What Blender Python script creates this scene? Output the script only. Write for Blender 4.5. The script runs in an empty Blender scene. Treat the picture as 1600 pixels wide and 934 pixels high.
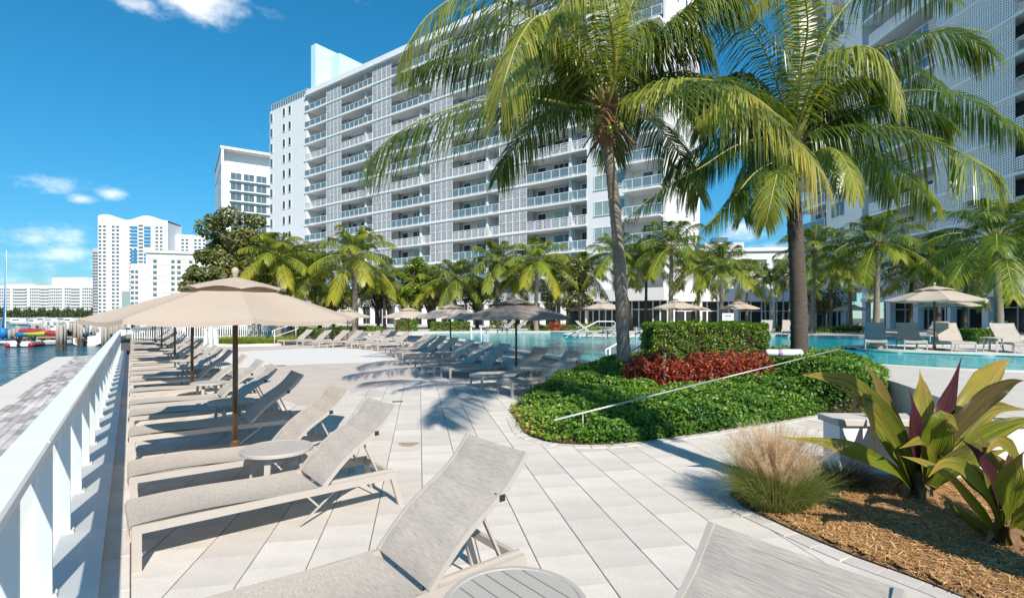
import bpy, math, random
import numpy as np
from mathutils import Vector, Matrix
R = math.radians
random.seed(11)
rng = np.random.default_rng(11)
SC = bpy.context.scene
COL = SC.collection

# ------------------------------------------------------------------ camera, sky, sun, exposure
CAMH, F, HZ, CX = 1.8, 800.0, 494.0, 800.0
cam = bpy.data.cameras.new('camera')
cam.sensor_width = 36.0
cam.lens = 36.0 * F / 1600.0
cam.shift_y = (HZ - 467.0) / 1600.0
cam.clip_start, cam.clip_end = 0.05, 6000.0
camo = bpy.data.objects.new('camera', cam)
camo.location = (0, 0, CAMH)
camo.rotation_euler = (R(90), 0, 0)
COL.objects.link(camo)
SC.camera = camo

SUN_EL, SUN_AZ = R(39.0), R(158.0)          # azimuth clockwise from +Y: behind the camera, to the right
sunv = Vector((math.sin(SUN_AZ) * math.cos(SUN_EL), math.cos(SUN_AZ) * math.cos(SUN_EL), math.sin(SUN_EL)))
world = bpy.data.worlds.new('World')
SC.world = world
world.use_nodes = True
wn, wl = world.node_tree.nodes, world.node_tree.links
wn.clear()
def wnode(t, **kw):
    n = wn.new(t)
    for k, v in kw.items():
        setattr(n, k, v)
    return n
wout = wnode('ShaderNodeOutputWorld')
wbg = wnode('ShaderNodeBackground')
wbg.inputs['Strength'].default_value = 0.113
sky = wnode('ShaderNodeTexSky', sky_type='NISHITA', sun_disc=False, sun_elevation=SUN_EL, sun_rotation=SUN_AZ,
            altitude=0.0, air_density=0.7, dust_density=0.05, ozone_density=2.6)
hsv = wnode('ShaderNodeHueSaturation')
hsv.inputs['Saturation'].default_value = 1.22
hsv.inputs['Hue'].default_value = 0.488
tn = wnode('ShaderNodeVectorMath', operation='MULTIPLY'); tn.inputs[1].default_value = (.78, .98, 1.0)
wl.new(sky.outputs[0], tn.inputs[0]); wl.new(tn.outputs[0], hsv.inputs['Color'])
tc = wnode('ShaderNodeTexCoord')
def vdir(px, py):
    return Vector(((px - CX) / F, 1.0, (HZ - py) / F)).normalized()
blobs = [  # centre direction, horizontal radius, vertical radius, weight
    (vdir(300, -6), .165, .058, 1.0), (vdir(215, 4), .07, .03, .8), (vdir(375, 18), .05, .035, .75),
    (vdir(82, 286), .075, .028, .8), (vdir(128, 309), .045, .018, .65), (vdir(176, 302), .045, .022, .75),
    (vdir(60, 368), .13, .05, .68), (vdir(105, 402), .14, .045, .62), (vdir(20, 440), .2, .03, .4),
    (vdir(1165, 358), .08, .045, .85), (vdir(1120, 388), .06, .025, .75), (vdir(1200, 392), .08, .03, .75), (vdir(562, 2), .05, .012, .6),
    (Vector((-.9, -.3, .4)).normalized(), .2, .09, .9), (Vector((.8, -.5, .5)).normalized(), .22, .1, .9),
    (Vector((.1, -.9, .55)).normalized(), .2, .1, .9), (Vector((-.5, -.6, .7)).normalized(), .2, .1, .9),
    (Vector((.9, .3, .6)).normalized(), .16, .07, .9), (Vector((-.7, .1, .8)).normalized(), .18, .08, .9),
    (Vector((.4, -.5, .35)).normalized(), .16, .06, .9), (Vector((-.4, -.9, .3)).normalized(), .2, .06, .9), (Vector((.3, -.3, .9)).normalized(), .2, .1, .85)]  # out-of-view clouds, the later ones added to whiten the fill light
acc = None
for c, rx, rz, w in blobs:
    sub = wnode('ShaderNodeVectorMath', operation='SUBTRACT'); sub.inputs[1].default_value = c
    wl.new(tc.outputs['Generated'], sub.inputs[0])
    mul = wnode('ShaderNodeVectorMath', operation='MULTIPLY'); mul.inputs[1].default_value = (1 / rx, 1 / rx, 1 / rz)
    wl.new(sub.outputs[0], mul.inputs[0])
    ln = wnode('ShaderNodeVectorMath', operation='LENGTH'); wl.new(mul.outputs[0], ln.inputs[0])
    mr = wnode('ShaderNodeMapRange', interpolation_type='SMOOTHSTEP')
    mr.inputs['From Min'].default_value = 1.0; mr.inputs['From Max'].default_value = 0.0
    mr.inputs['To Min'].default_value = 0.0; mr.inputs['To Max'].default_value = w
    wl.new(ln.outputs['Value'], mr.inputs['Value'])
    if acc is None:
        acc = mr.outputs[0]
    else:
        mx = wnode('ShaderNodeMath', operation='MAXIMUM'); wl.new(acc, mx.inputs[0]); wl.new(mr.outputs[0], mx.inputs[1]); acc = mx.outputs[0]
nz = wnode('ShaderNodeTexNoise'); nz.inputs['Scale'].default_value = 16.0; nz.inputs['Detail'].default_value = 7.0; nz.inputs['Roughness'].default_value = .62
mp = wnode('ShaderNodeMapping'); mp.inputs['Scale'].default_value = (1, 1, 1.9)
wl.new(tc.outputs['Generated'], mp.inputs[0]); wl.new(mp.outputs[0], nz.inputs['Vector'])
ma = wnode('ShaderNodeMath', operation='MULTIPLY_ADD'); ma.inputs[1].default_value = 1.5; ma.inputs[2].default_value = -.75
wl.new(nz.outputs[0], ma.inputs[0])
ad = wnode('ShaderNodeMath', operation='ADD'); wl.new(ma.outputs[0], ad.inputs[0]); wl.new(acc, ad.inputs[1])
cm = wnode('ShaderNodeMapRange', interpolation_type='SMOOTHSTEP')
cm.inputs['From Min'].default_value = .3; cm.inputs['From Max'].default_value = 1.15; cm.inputs['To Max'].default_value = .8
wl.new(ad.outputs[0], cm.inputs['Value'])
mixc = wnode('ShaderNodeMix', data_type='RGBA')
bw = wnode('ShaderNodeRGBToBW'); wl.new(hsv.outputs[0], bw.inputs[0])
cp = wnode('ShaderNodeMath', operation='MULTIPLY_ADD'); cp.inputs[1].default_value = .17; cp.inputs[2].default_value = .75; wl.new(bw.outputs[0], cp.inputs[0])
iv = wnode('ShaderNodeMath', operation='DIVIDE'); iv.inputs[0].default_value = 1.0; wl.new(cp.outputs[0], iv.inputs[1])
sc_ = wnode('ShaderNodeVectorMath', operation='SCALE'); wl.new(hsv.outputs[0], sc_.inputs[0]); wl.new(iv.outputs[0], sc_.inputs['Scale'])
wl.new(cm.outputs[0], mixc.inputs['Factor']); wl.new(sc_.outputs[0], mixc.inputs['A'])
mixc.inputs['B'].default_value = (8.0, 8.0, 8.0, 1)
wl.new(mixc.outputs['Result'], wbg.inputs['Color'])
wl.new(wbg.outputs[0], wout.inputs[0])

sun = bpy.data.lights.new('sun', 'SUN')
sun.energy = 4.0; sun.angle = R(0.55); sun.color = (1.0, .92, .81)
suno = bpy.data.objects.new('sun', sun)
suno.rotation_euler = sunv.to_track_quat('Z', 'Y').to_euler()
suno.location = (10, -20, 30)
COL.objects.link(suno)
SC.view_settings.view_transform = 'Standard'
SC.view_settings.look = 'None'
SC.view_settings.exposure = 0.7
SC.view_settings.gamma = 1.0
SC.render.engine = 'CYCLES'
SC.cycles.max_bounces = 8
SC.cycles.transparent_max_bounces = 16
SC.cycles.caustics_reflective = False
SC.cycles.caustics_refractive = False
SC.cycles.sample_clamp_indirect = 6.0

# ------------------------------------------------------------------ measuring from the photograph
def P(px, py, Y):                     # point at pixel, at depth Y
    return Vector(((px - CX) / F * Y, Y, CAMH + (HZ - py) / F * Y))
def G(px, py, z=0.0):                 # point at pixel, lying at height z
    Y = F * (CAMH - z) / (py - HZ)
    return Vector(((px - CX) / F * Y, Y, z))
RD = Vector((-.597, .802, 0)); RN = Vector((.802, .597, 0))     # along the railing, away from the railing
def RT(n, t, z=0.0):
    return RN * n + RD * t + Vector((0, 0, z))

# ------------------------------------------------------------------ mesh helpers
class MB:
    def __init__(s): s.v, s.f, s.m, s.mi = [], [], [], 0
    def add(s, vs, fs):
        b = len(s.v); s.v.extend([tuple(v) for v in vs])
        for f in fs: s.f.append(tuple(i + b for i in f)); s.m.append(s.mi)
        return s
    def box(s, x0, x1, y0, y1, z0, z1):
        return s.add([(x0, y0, z0), (x1, y0, z0), (x1, y1, z0), (x0, y1, z0), (x0, y0, z1), (x1, y0, z1), (x1, y1, z1), (x0, y1, z1)],
                     [(0, 3, 2, 1), (4, 5, 6, 7), (0, 1, 5, 4), (1, 2, 6, 5), (2, 3, 7, 6), (3, 0, 4, 7)])
    def bbox(s, x0, x1, y0, y1, z0, z1, b):          # box with chamfered top edges
        return s.add([(x0, y0, z0), (x1, y0, z0), (x1, y1, z0), (x0, y1, z0), (x0, y0, z1 - b), (x1, y0, z1 - b), (x1, y1, z1 - b), (x0, y1, z1 - b),
                      (x0 + b, y0 + b, z1), (x1 - b, y0 + b, z1), (x1 - b, y1 - b, z1), (x0 + b, y1 - b, z1)],
                     [(0, 3, 2, 1), (8, 9, 10, 11), (0, 1, 5, 4), (1, 2, 6, 5), (2, 3, 7, 6), (3, 0, 4, 7), (4, 5, 9, 8), (5, 6, 10, 9), (6, 7, 11, 10), (7, 4, 8, 11)])
    def beam(s, a, b, w, h, up=(0, 0, 1)):           # rectangular bar from a to b
        a, b = Vector(a), Vector(b); d = (b - a).normalized(); up = Vector(up)
        x = d.cross(up)
        if x.length < 1e-4: x = d.cross(Vector((0, 1, 0)))
        x.normalize(); y = x.cross(d)
        vs = [p + x * i * w / 2 + y * j * h / 2 for p in (a, b) for i, j in ((-1, -1), (1, -1), (1, 1), (-1, 1))]
        return s.add(vs, [(3, 2, 1, 0), (4, 5, 6, 7), (0, 1, 5, 4), (1, 2, 6, 5), (2, 3, 7, 6), (3, 0, 4, 7)])
    def tube(s, pts, rad, n=8, cap=True):
        pts = [Vector(p) for p in pts]
        if not isinstance(rad, (list, tuple)): rad = [rad] * len(pts)
        vs, fs = [], []; px = None
        for i, p in enumerate(pts):
            d = (pts[min(i + 1, len(pts) - 1)] - pts[max(i - 1, 0)]).normalized()
            if px is None:
                px = d.cross(Vector((0, 0, 1)))
                if px.length < 1e-3: px = d.cross(Vector((0, 1, 0)))
            px = (px - d * px.dot(d)).normalized(); py = d.cross(px)
            for k in range(n):
                a = 2 * math.pi * k / n
                vs.append(p + (px * math.cos(a) + py * math.sin(a)) * rad[i])
        for i in range(len(pts) - 1):
            for k in range(n):
                fs.append((i * n + k, i * n + (k + 1) % n, (i + 1) * n + (k + 1) % n, (i + 1) * n + k))
        if cap: fs += [tuple(range(n))[::-1], tuple(range((len(pts) - 1) * n, len(pts) * n))]
        return s.add(vs, fs)
    def prism(s, poly, z0, z1):
        n = len(poly)
        a = sum(poly[i][0] * poly[(i + 1) % n][1] - poly[(i + 1) % n][0] * poly[i][1] for i in range(n))
        if a < 0: poly = poly[::-1]
        vs = [(p[0], p[1], z0) for p in poly] + [(p[0], p[1], z1) for p in poly]
        return s.add(vs, [tuple(range(n))[::-1], tuple(range(n, 2 * n))] + [(i, (i + 1) % n, n + (i + 1) % n, n + i) for i in range(n)])
    def lathe(s, prof, n=24, c=(0, 0, 0)):            # prof: (radius, z)
        vs, fs = [], []
        for r, z in prof:
            for k in range(n):
                a = 2 * math.pi * k / n; vs.append((c[0] + r * math.cos(a), c[1] + r * math.sin(a), c[2] + z))
        for i in range(len(prof) - 1):
            for k in range(n):
                fs.append((i * n + k, i * n + (k + 1) % n, (i + 1) * n + (k + 1) % n, (i + 1) * n + k))
        return s.add(vs, fs)
    def grid(s, rows):                               # rows of points
        n = len(rows[0]); vs = [p for r in rows for p in r]
        return s.add(vs, [(i * n + j, i * n + j + 1, (i + 1) * n + j + 1, (i + 1) * n + j) for i in range(len(rows) - 1) for j in range(n - 1)])
    def mesh(s, name, mats, smooth=False):
        me = bpy.data.meshes.new(name); me.from_pydata(s.v, [], s.f)
        if not isinstance(mats, (list, tuple)): mats = [mats]
        for m in mats: me.materials.append(m)
        if len(mats) > 1: me.polygons.foreach_set('material_index', s.m)
        if smooth: me.polygons.foreach_set('use_smooth', [True] * len(me.polygons))
        me.update()
        return me

def link(name, data, parent=None, loc=None, rotz=None):
    o = bpy.data.objects.new(name, data); COL.objects.link(o)
    if parent is not None: o.parent = parent
    if loc is not None: o.location = loc
    if rotz is not None: o.rotation_euler = (0, 0, rotz)
    return o
def part(name, mb, m, parent, smooth=False, kind=None, label=None):
    o = link(name, mb.mesh(name, m, smooth), parent)
    if kind: o['kind'] = kind
    if label: o['label'] = label
    return o
def tag(o, label=None, cat=None, group=None, kind=None):
    if label: o['label'] = label
    if cat: o['category'] = cat
    if group: o['group'] = group
    if kind: o['kind'] = kind
    return o
def thing(name, loc, label, cat, rotz=0, group=None):
    return tag(link(name, None, None, loc, rotz), label, cat, group)
def struct(name, mb, m, smooth=False):
    o = link(name, mb.mesh(name, m, smooth)); o['kind'] = 'structure'; return o
KIDS = {}
def kids(o):
    return [c for c in o.children]
def copy_tree(o, loc=None, rotz=None, parent=None):
    c = o.copy(); COL.objects.link(c)
    if parent is not None: c.parent = parent
    for ch in list(o.children): copy_tree(ch, parent=c)
    if loc is not None: c.location = loc
    if rotz is not None: c.rotation_euler = (0, 0, rotz)
    return c
ORD = ['first', 'second', 'third', 'fourth', 'fifth', 'sixth', 'seventh', 'eighth', 'ninth', 'tenth', 'eleventh', 'twelfth', 'thirteenth', 'fourteenth',
       'fifteenth', 'sixteenth', 'seventeenth', 'eighteenth', 'nineteenth', 'twentieth', 'twenty-first', 'twenty-second', 'twenty-third', 'twenty-fourth', 'twenty-fifth', 'twenty-sixth']

def in_poly(x, y, poly):
    c = False; n = len(poly)
    for i in range(n):
        x1, y1 = poly[i][0], poly[i][1]; x2, y2 = poly[(i + 1) % n][0], poly[(i + 1) % n][1]
        if (y1 > y) != (y2 > y) and x < (x2 - x1) * (y - y1) / (y2 - y1) + x1: c = not c
    return c
def catmull(pts, n):
    pts = [Vector(p) for p in pts]; P0 = [pts[0] * 2 - pts[1]] + pts + [pts[-1] * 2 - pts[-2]]
    out = []; m = len(pts) - 1
    for k in range(n + 1):
        u = k / n * m; i = min(int(u), m - 1); t = u - i
        a, b, c, d = P0[i], P0[i + 1], P0[i + 2], P0[i + 3]
        out.append(.5 * (2 * b + (c - a) * t + (2 * a - 5 * b + 4 * c - d) * t * t + (3 * b - a - 3 * c + d) * t ** 3))
    return out

# ------------------------------------------------------------------ materials
def mat(name, base, rough=.6, var=.12, scale=6.0, bump=.0, bscale=60.0, metal=0.0, spec=.5, rand=0.0, island=0.0, coords='Object', stretch=(1, 1, 1), detail=5.0, stain=None, speck=0):
    m = bpy.data.materials.new(name); m.use_nodes = True
    n, l = m.node_tree.nodes, m.node_tree.links
    b = n['Principled BSDF']
    b.inputs['Roughness'].default_value = rough; b.inputs['Metallic'].default_value = metal
    b.inputs['Specular IOR Level'].default_value = spec
    t = n.new('ShaderNodeTexCoord'); mp = n.new('ShaderNodeMapping'); mp.inputs['Scale'].default_value = stretch
    l.new(t.outputs[coords], mp.inputs[0])
    nz = n.new('ShaderNodeTexNoise'); nz.inputs['Scale'].default_value = scale; nz.inputs['Detail'].default_value = detail; nz.inputs['Roughness'].default_value = .65
    l.new(mp.outputs[0], nz.inputs['Vector'])
    rp = n.new('ShaderNodeMapRange'); rp.inputs['From Min'].default_value = .25; rp.inputs['From Max'].default_value = .75
    rp.inputs['To Min'].default_value = 1 - var; rp.inputs['To Max'].default_value = 1 + var
    l.new(nz.outputs[0], rp.inputs['Value'])
    fac = rp.outputs[0]
    def mulfac(src, amt):
        nonlocal fac
        q = n.new('ShaderNodeMapRange'); q.inputs['To Min'].default_value = 1 - amt; q.inputs['To Max'].default_value = 1 + amt
        l.new(src, q.inputs['Value'])
        mm = n.new('ShaderNodeMath'); mm.operation = 'MULTIPLY'; l.new(fac, mm.inputs[0]); l.new(q.outputs[0], mm.inputs[1]); fac = mm.outputs[0]
    if speck:
        sp_ = n.new('ShaderNodeTexNoise'); sp_.inputs['Scale'].default_value = 75; sp_.inputs['Detail'].default_value = 3; l.new(mp.outputs[0], sp_.inputs['Vector']); mulfac(sp_.outputs[0], speck * 3)
    if rand:
        oi = n.new('ShaderNodeObjectInfo'); mulfac(oi.outputs['Random'], rand)
    if island:
        ge = n.new('ShaderNodeNewGeometry'); mulfac(ge.outputs['Random Per Island'], island)
    mx = n.new('ShaderNodeVectorMath'); mx.operation = 'SCALE'; mx.inputs[0].default_value = base[:3]
    l.new(fac, mx.inputs['Scale'])
    col = mx.outputs[0]
    if stain:                                        # (colour, scale, threshold)
        s2 = n.new('ShaderNodeTexNoise'); s2.inputs['Scale'].default_value = stain[1]; s2.inputs['Detail'].default_value = 6
        l.new(mp.outputs[0], s2.inputs['Vector'])
        r2 = n.new('ShaderNodeMapRange'); r2.inputs['From Min'].default_value = stain[2]; r2.inputs['From Max'].default_value = stain[2] + .18; r2.inputs['To Max'].default_value = .55
        l.new(s2.outputs[0], r2.inputs['Value'])
        mm = n.new('ShaderNodeMix'); mm.data_type = 'RGBA'; l.new(r2.outputs[0], mm.inputs['Factor']); l.new(col, mm.inputs['A']); mm.inputs['B'].default_value = (*stain[0], 1)
        col = mm.outputs['Result']
    l.new(col, b.inputs['Base Color'])
    if bump:
        bn = n.new('ShaderNodeTexNoise'); bn.inputs['Scale'].default_value = bscale; bn.inputs['Detail'].default_value = 4
        l.new(mp.outputs[0], bn.inputs['Vector'])
        bu = n.new('ShaderNodeBump'); bu.inputs['Strength'].default_value = bump; bu.inputs['Distance'].default_value = .01
        l.new(bn.outputs[0], bu.inputs['Height']); l.new(bu.outputs[0], b.inputs['Normal'])
    return m

def leafmat(name, cols, rough=.42, trans=.32, spec=.5, tcol=(1.25, 1.2, .5)):
    """colour by the per-leaf attribute 'tint' through a ramp; part of the light passes through the leaf"""
    m = bpy.data.materials.new(name); m.use_nodes = True
    n, l = m.node_tree.nodes, m.node_tree.links
    b = n['Principled BSDF']; out = n['Material Output']
    b.inputs['Roughness'].default_value = rough; b.inputs['Specular IOR Level'].default_value = spec
    a = n.new('ShaderNodeAttribute'); a.attribute_name = 'tint'
    r = n.new('ShaderNodeValToRGB'); l.new(a.outputs['Fac'], r.inputs[0])
    els = r.color_ramp.elements
    while len(els) < len(cols): els.new(.5)
    for i, c in enumerate(cols):
        els[i].position = i / (len(cols) - 1); els[i].color = (*c, 1)
    l.new(r.outputs[0], b.inputs['Base Color'])
    tr = n.new('ShaderNodeBsdfTranslucent')
    mm = n.new('ShaderNodeVectorMath'); mm.operation = 'MULTIPLY'; mm.inputs[1].default_value = tcol; l.new(r.outputs[0], mm.inputs[0]); l.new(mm.outputs[0], tr.inputs[0])
    mx = n.new('ShaderNodeMixShader'); mx.inputs[0].default_value = trans
    l.new(b.outputs[0], mx.inputs[1]); l.new(tr.outputs[0], mx.inputs[2]); l.new(mx.outputs[0], out.inputs[0])
    return m

def glassmat(name, tint, refl=.16, alpha=.75, rough=.02, kf=1.0):
    """thin glass pane: mostly clear, tinted, with a mirror layer that grows at grazing angles"""
    m = bpy.data.materials.new(name); m.use_nodes = True
    n, l = m.node_tree.nodes, m.node_tree.links; out = n['Material Output']
    n.remove(n['Principled BSDF'])
    tr = n.new('ShaderNodeBsdfTransparent'); tr.inputs[0].default_value = (*tint, 1)
    df = n.new('ShaderNodeBsdfDiffuse'); df.inputs[0].default_value = (tint[0] * .5, tint[1] * .62, tint[2] * .62, 1)
    m1 = n.new('ShaderNodeMixShader'); m1.inputs[0].default_value = 1 - alpha; l.new(tr.outputs[0], m1.inputs[1]); l.new(df.outputs[0], m1.inputs[2])
    gl = n.new('ShaderNodeBsdfGlossy'); gl.inputs['Roughness'].default_value = rough
    fr = n.new('ShaderNodeFresnel'); fr.inputs[0].default_value = 1.5
    ad = n.new('ShaderNodeMath'); ad.operation = 'ADD'; ad.use_clamp = True; ad.operation = 'MULTIPLY_ADD'; ad.inputs[1].default_value = kf; ad.inputs[2].default_value = refl - .04 * kf; l.new(fr.outputs[0], ad.inputs[0])
    m2 = n.new('ShaderNodeMixShader'); l.new(ad.outputs[0], m2.inputs[0]); l.new(m1.outputs[0], m2.inputs[1]); l.new(gl.outputs[0], m2.inputs[2])
    l.new(m2.outputs[0], out.inputs[0])
    return m

def perfmat(name, base, pitch=.24, hole=.075, odd=True):
    """white metal sheet cut with a regular lattice of real see-through holes"""
    m = bpy.data.materials.new(name); m.use_nodes = True
    n, l = m.node_tree.nodes, m.node_tree.links; out = n['Material Output']
    b = n['Principled BSDF']; b.inputs['Base Color'].default_value = (*base, 1); b.inputs['Roughness'].default_value = .5
    t = n.new('ShaderNodeTexCoord'); mp = n.new('ShaderNodeMapping'); mp.inputs['Scale'].default_value = (1 / pitch, 0, 1 / pitch); l.new(t.outputs['Object'], mp.inputs[0])
    mp.inputs['Location'].default_value = (.25, .0, .31)
    v = n.new('ShaderNodeTexVoronoi'); v.inputs['Scale'].default_value = 1.0; v.inputs['Randomness'].default_value = .22 if odd else 0.0; l.new(mp.outputs[0], v.inputs['Vector'])
    c = n.new('ShaderNodeMath'); c.operation = 'LESS_THAN'; c.inputs[1].default_value = hole / pitch; l.new(v.outputs['Distance'], c.inputs[0])
    tr = n.new('ShaderNodeBsdfTransparent'); mx = n.new('ShaderNodeMixShader')
    l.new(c.outputs[0], mx.inputs[0]); l.new(b.outputs[0], mx.inputs[1]); l.new(tr.outputs[0], mx.inputs[2]); l.new(mx.outputs[0], out.inputs[0])
    return m

def watermat(name, base, rough, bscale, bstr, dist, stretch=(1, 1, 1), var=None, trans=0):
    m = bpy.data.materials.new(name); m.use_nodes = True
    n, l = m.node_tree.nodes, m.node_tree.links; b = n['Principled BSDF']
    b.inputs['Roughness'].default_value = rough; b.inputs['IOR'].default_value = 1.33
    t = n.new('ShaderNodeTexCoord'); mp = n.new('ShaderNodeMapping'); mp.inputs['Scale'].default_value = stretch; l.new(t.outputs['Object'], mp.inputs[0])
    nz = n.new('ShaderNodeTexNoise'); nz.inputs['Scale'].default_value = bscale; nz.inputs['Detail'].default_value = 4; nz.inputs['Roughness'].default_value = .6; l.new(mp.outputs[0], nz.inputs['Vector'])
    bu = n.new('ShaderNodeBump'); bu.inputs['Strength'].default_value = bstr; bu.inputs['Distance'].default_value = dist; l.new(nz.outputs[0], bu.inputs['Height']); l.new(bu.outputs[0], b.inputs['Normal'])
    r = n.new('ShaderNodeValToRGB'); r.color_ramp.elements[0].position = .3; r.color_ramp.elements[1].position = .72
    r.color_ramp.elements[0].color = (*base, 1); r.color_ramp.elements[1].color = (*(var or base), 1)
    n2 = n.new('ShaderNodeTexNoise'); n2.inputs['Scale'].default_value = bscale * .7; n2.inputs['Detail'].default_value = 5; l.new(mp.outputs[0], n2.inputs['Vector'])
    l.new(n2.outputs[0], r.inputs[0]); l.new(r.outputs[0], b.inputs['Base Color'])
    return m

M = {}
M['slab'] = mat('concrete_paver', (.645, .60, .55), .85, .10, 3.0, .45, 220, rand=.09, stain=((.44, .41, .38), 1.1, .50), speck=.09)
M['slabfar'] = mat('concrete_paver_far', (.645, .60, .55), .85, .10, 3.0, .45, 220, island=.09, stain=((.44, .41, .38), 1.1, .50), speck=.09)
M['joint'] = mat('joint_sand', (.10, .085, .07), .95, .2, 20)
M['border'] = mat('border_paver', (.55, .515, .48), .85, .1, 9, .3, 200, rand=.07)
M['aggregate'] = mat('pinkish_aggregate', (.52, .455, .41), .9, .1, 1.3, .5, 160, stain=((.42, .37, .33), .35, .52))
M['whitecon'] = mat('white_concrete', (.66, .635, .60), .8, .03, 1.2, .1, 90)
M['coping'] = mat('pool_coping', (.66, .625, .57), .8, .07, 2.5, .2, 120)
M['updeck'] = mat('pool_deck_stone', (.53, .50, .465), .85, .09, 1.7, .3, 120)
M['curb'] = mat('painted_curb', (.70, .70, .69), .7, .04, 3, .15, 60)
M['dockpav'] = mat('dock_paver', (.46, .43, .41), .85, .1, 12, .3, 150, rand=.42)
M['dockpavfar'] = mat('dock_paver_far', (.46, .43, .41), .85, .1, 12, .3, 150, island=.42)
M['dockcon'] = mat('dock_concrete', (.64, .60, .55), .85, .06, 1.5, .2, 80)
M['white'] = mat('white_paint', (.80, .81, .81), .42, .03, 4, .05, 40)
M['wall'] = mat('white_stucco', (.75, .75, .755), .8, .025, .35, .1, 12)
M['wallg'] = mat('grey_and_shade_stucco', (.46, .465, .475), .8, .03, .4, .1, 12)  # plain grey stucco; in the recesses it carries shade in its colour
M['cream'] = mat('cream_stucco', (.74, .71, .64), .8, .03, .2)
M['aqua'] = mat('aqua_stucco', (.50, .78, .82), .8, .02, .3)
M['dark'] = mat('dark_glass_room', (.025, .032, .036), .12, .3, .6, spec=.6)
M['bluegl'] = mat('blue_window_glass', (.03, .10, .16), .08, .35, .3, spec=.9)
M['winglass'] = mat('window_glass', (.10, .14, .155), .08, .4, .8, spec=.8)
M['greenblind'] = mat('window_with_blinds', (.27, .36, .35), .2, .25, 2.0, spec=.7, stretch=(.2, .2, 6))
M['interior'] = mat('interior_shade_tone', (.07, .07, .068), .8, .4, .5)  # shade of the rooms put into the base colour
M['sling'] = None
M['frame'] = mat('taupe_metal', (.45, .41, .37), .45, .03, 8, spec=.4)
M['tabletop'] = mat('taupe_polymer', (.42, .395, .365), .55, .05, 8)
M['bronze'] = mat('bronze_pole', (.10, .055, .028), .35, .2, 10, spec=.6, stretch=(1, 1, .05))
M['steel'] = mat('brushed_steel', (.50, .50, .49), .38, .05, 12, metal=.25)
M['rail'] = mat('white_handrail', (.82, .82, .80), .3, .03, 9)
M['clear'] = glassmat('clear_glass', (.95, .975, .975), .05, .985, .02, .22)
M['balglass'] = glassmat('balcony_glass', (.74, .81, .84), .10, .62, .03, .8)
M['perf'] = perfmat('perforated_screen', (.56, .56, .575), .24, .09)
M['perfbig'] = perfmat('perforated_screen_coarse', (.86, .87, .88), .19, .055, False)
M['sea'] = watermat('sea_water', (.003, .06, .10), .12, .7, 1.0, .9, (1, 1, 1), (.008, .125, .165))
M['pool'] = watermat('pool_water', (.0, .34, .42), .05, 1.8, .35, .12, (1, 1, 1), (.0, .48, .54)); M['pool'].node_tree.nodes['Principled BSDF'].inputs['Specular IOR Level'].default_value = .17
M['pooltile'] = mat('pool_tile', (.25, .55, .60), .3, .15, 9)
M['soil'] = mat('dark_soil', (.06, .04, .025), .95, .3, 12, .6, 60)
M['mulchbase'] = mat('mulch_base', (.33, .19, .085), .95, .4, 25, .8, 90)
M['trunk'] = mat('palm_bark', (.235, .195, .16), .9, .35, 5, .9, 26, stretch=(1, 1, 3.2), detail=8)
M['trunkdark'] = mat('dark_palm_bark', (.085, .068, .055), .9, .4, 5, .9, 26, stretch=(1, 1, 3.2), detail=8)
M['palewood'] = mat('pale_cane', (.42, .38, .32), .8, .2, 6, stretch=(1, 1, 4))
M['husk'] = mat('dry_husk', (.20, .11, .06), .9, .45, 14, .6, 50)
M['coconut'] = mat('green_coconut', (.22, .26, .05), .4, .15, 4)
M['bark'] = mat('tree_bark', (.12, .09, .065), .9, .3, 10, .8, 40)
M['petiole'] = mat('frond_stem', (.34, .33, .08), .5, .2, 3)
M['palm'] = leafmat('palm_leaflet', [(.04, .085, .014), (.135, .20, .03), (.36, .39, .06), (.52, .43, .12)], .31, .42, .65)
M['sunpalm'] = leafmat('yellow_palm_leaflet', [(.06, .12, .012), (.17, .24, .02), (.36, .36, .03), (.50, .38, .04)], .42, .36, .5)
M['broad'] = leafmat('broad_leaf', [(.055, .075, .02), (.15, .175, .045), (.30, .285, .10)], .36, .28, .65)
M['brightleaf'] = leafmat('bright_leaf', [(.06, .12, .012), (.16, .24, .02), (.32, .34, .03)], .45, .3)
M['cover'] = leafmat('ground_cover_leaf', [(.025, .085, .012), (.125, .27, .028), (.42, .52, .06)], .40, .36)
M['box'] = leafmat('boxwood_leaf', [(.04, .10, .01), (.14, .26, .018), (.32, .42, .04)], .42, .32)
M['red'] = leafmat('red_leaf', [(.09, .014, .012), (.36, .055, .022), (.58, .15, .05)], .42, .25, tcol=(1.1, .8, .6))
M['grass'] = leafmat('grass_blade', [(.09, .15, .025), (.20, .26, .06), (.42, .36, .16)], .6, .35)
M['plume'] = leafmat('grass_plume', [(.58, .42, .25), (.80, .63, .42), (.90, .78, .58)], .8, .5, tcol=(1, .95, .9))
M['mulch'] = leafmat('mulch_straw', [(.22, .10, .035), (.54, .30, .115), (.80, .54, .27)], .85, .05, .2)
M['brightgrass'] = leafmat('bright_grass_blade', [(.14, .20, .015), (.27, .36, .03), (.40, .44, .06)], .5, .35)
M['piling'] = mat('weathered_piling', (.36, .32, .28), .9, .25, 3, .5, 30, stretch=(1, 1, .3))
M['pilingcap'] = mat('dark_tide_band', (.05, .045, .04), .8, .3, 4)
M['boatwhite'] = mat('white_gelcoat', (.80, .80, .79), .25, .02, 3)
M['black'] = mat('black_plastic', (.02, .02, .022), .4, .2, 8)
M['redv'] = mat('red_vinyl', (.33, .035, .04), .4, .08, 4)
M['teal'] = mat('teal_vinyl', (.02, .42, .38), .4, .08, 4)
M['greyv'] = mat('grey_vinyl', (.35, .36, .38), .5, .08, 4)
M['lime'] = mat('lime_plastic', (.38, .46, .05), .4, .05, 4)
M['blue'] = mat('blue_canvas', (.01, .17, .42), .6, .1, 4)
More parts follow.
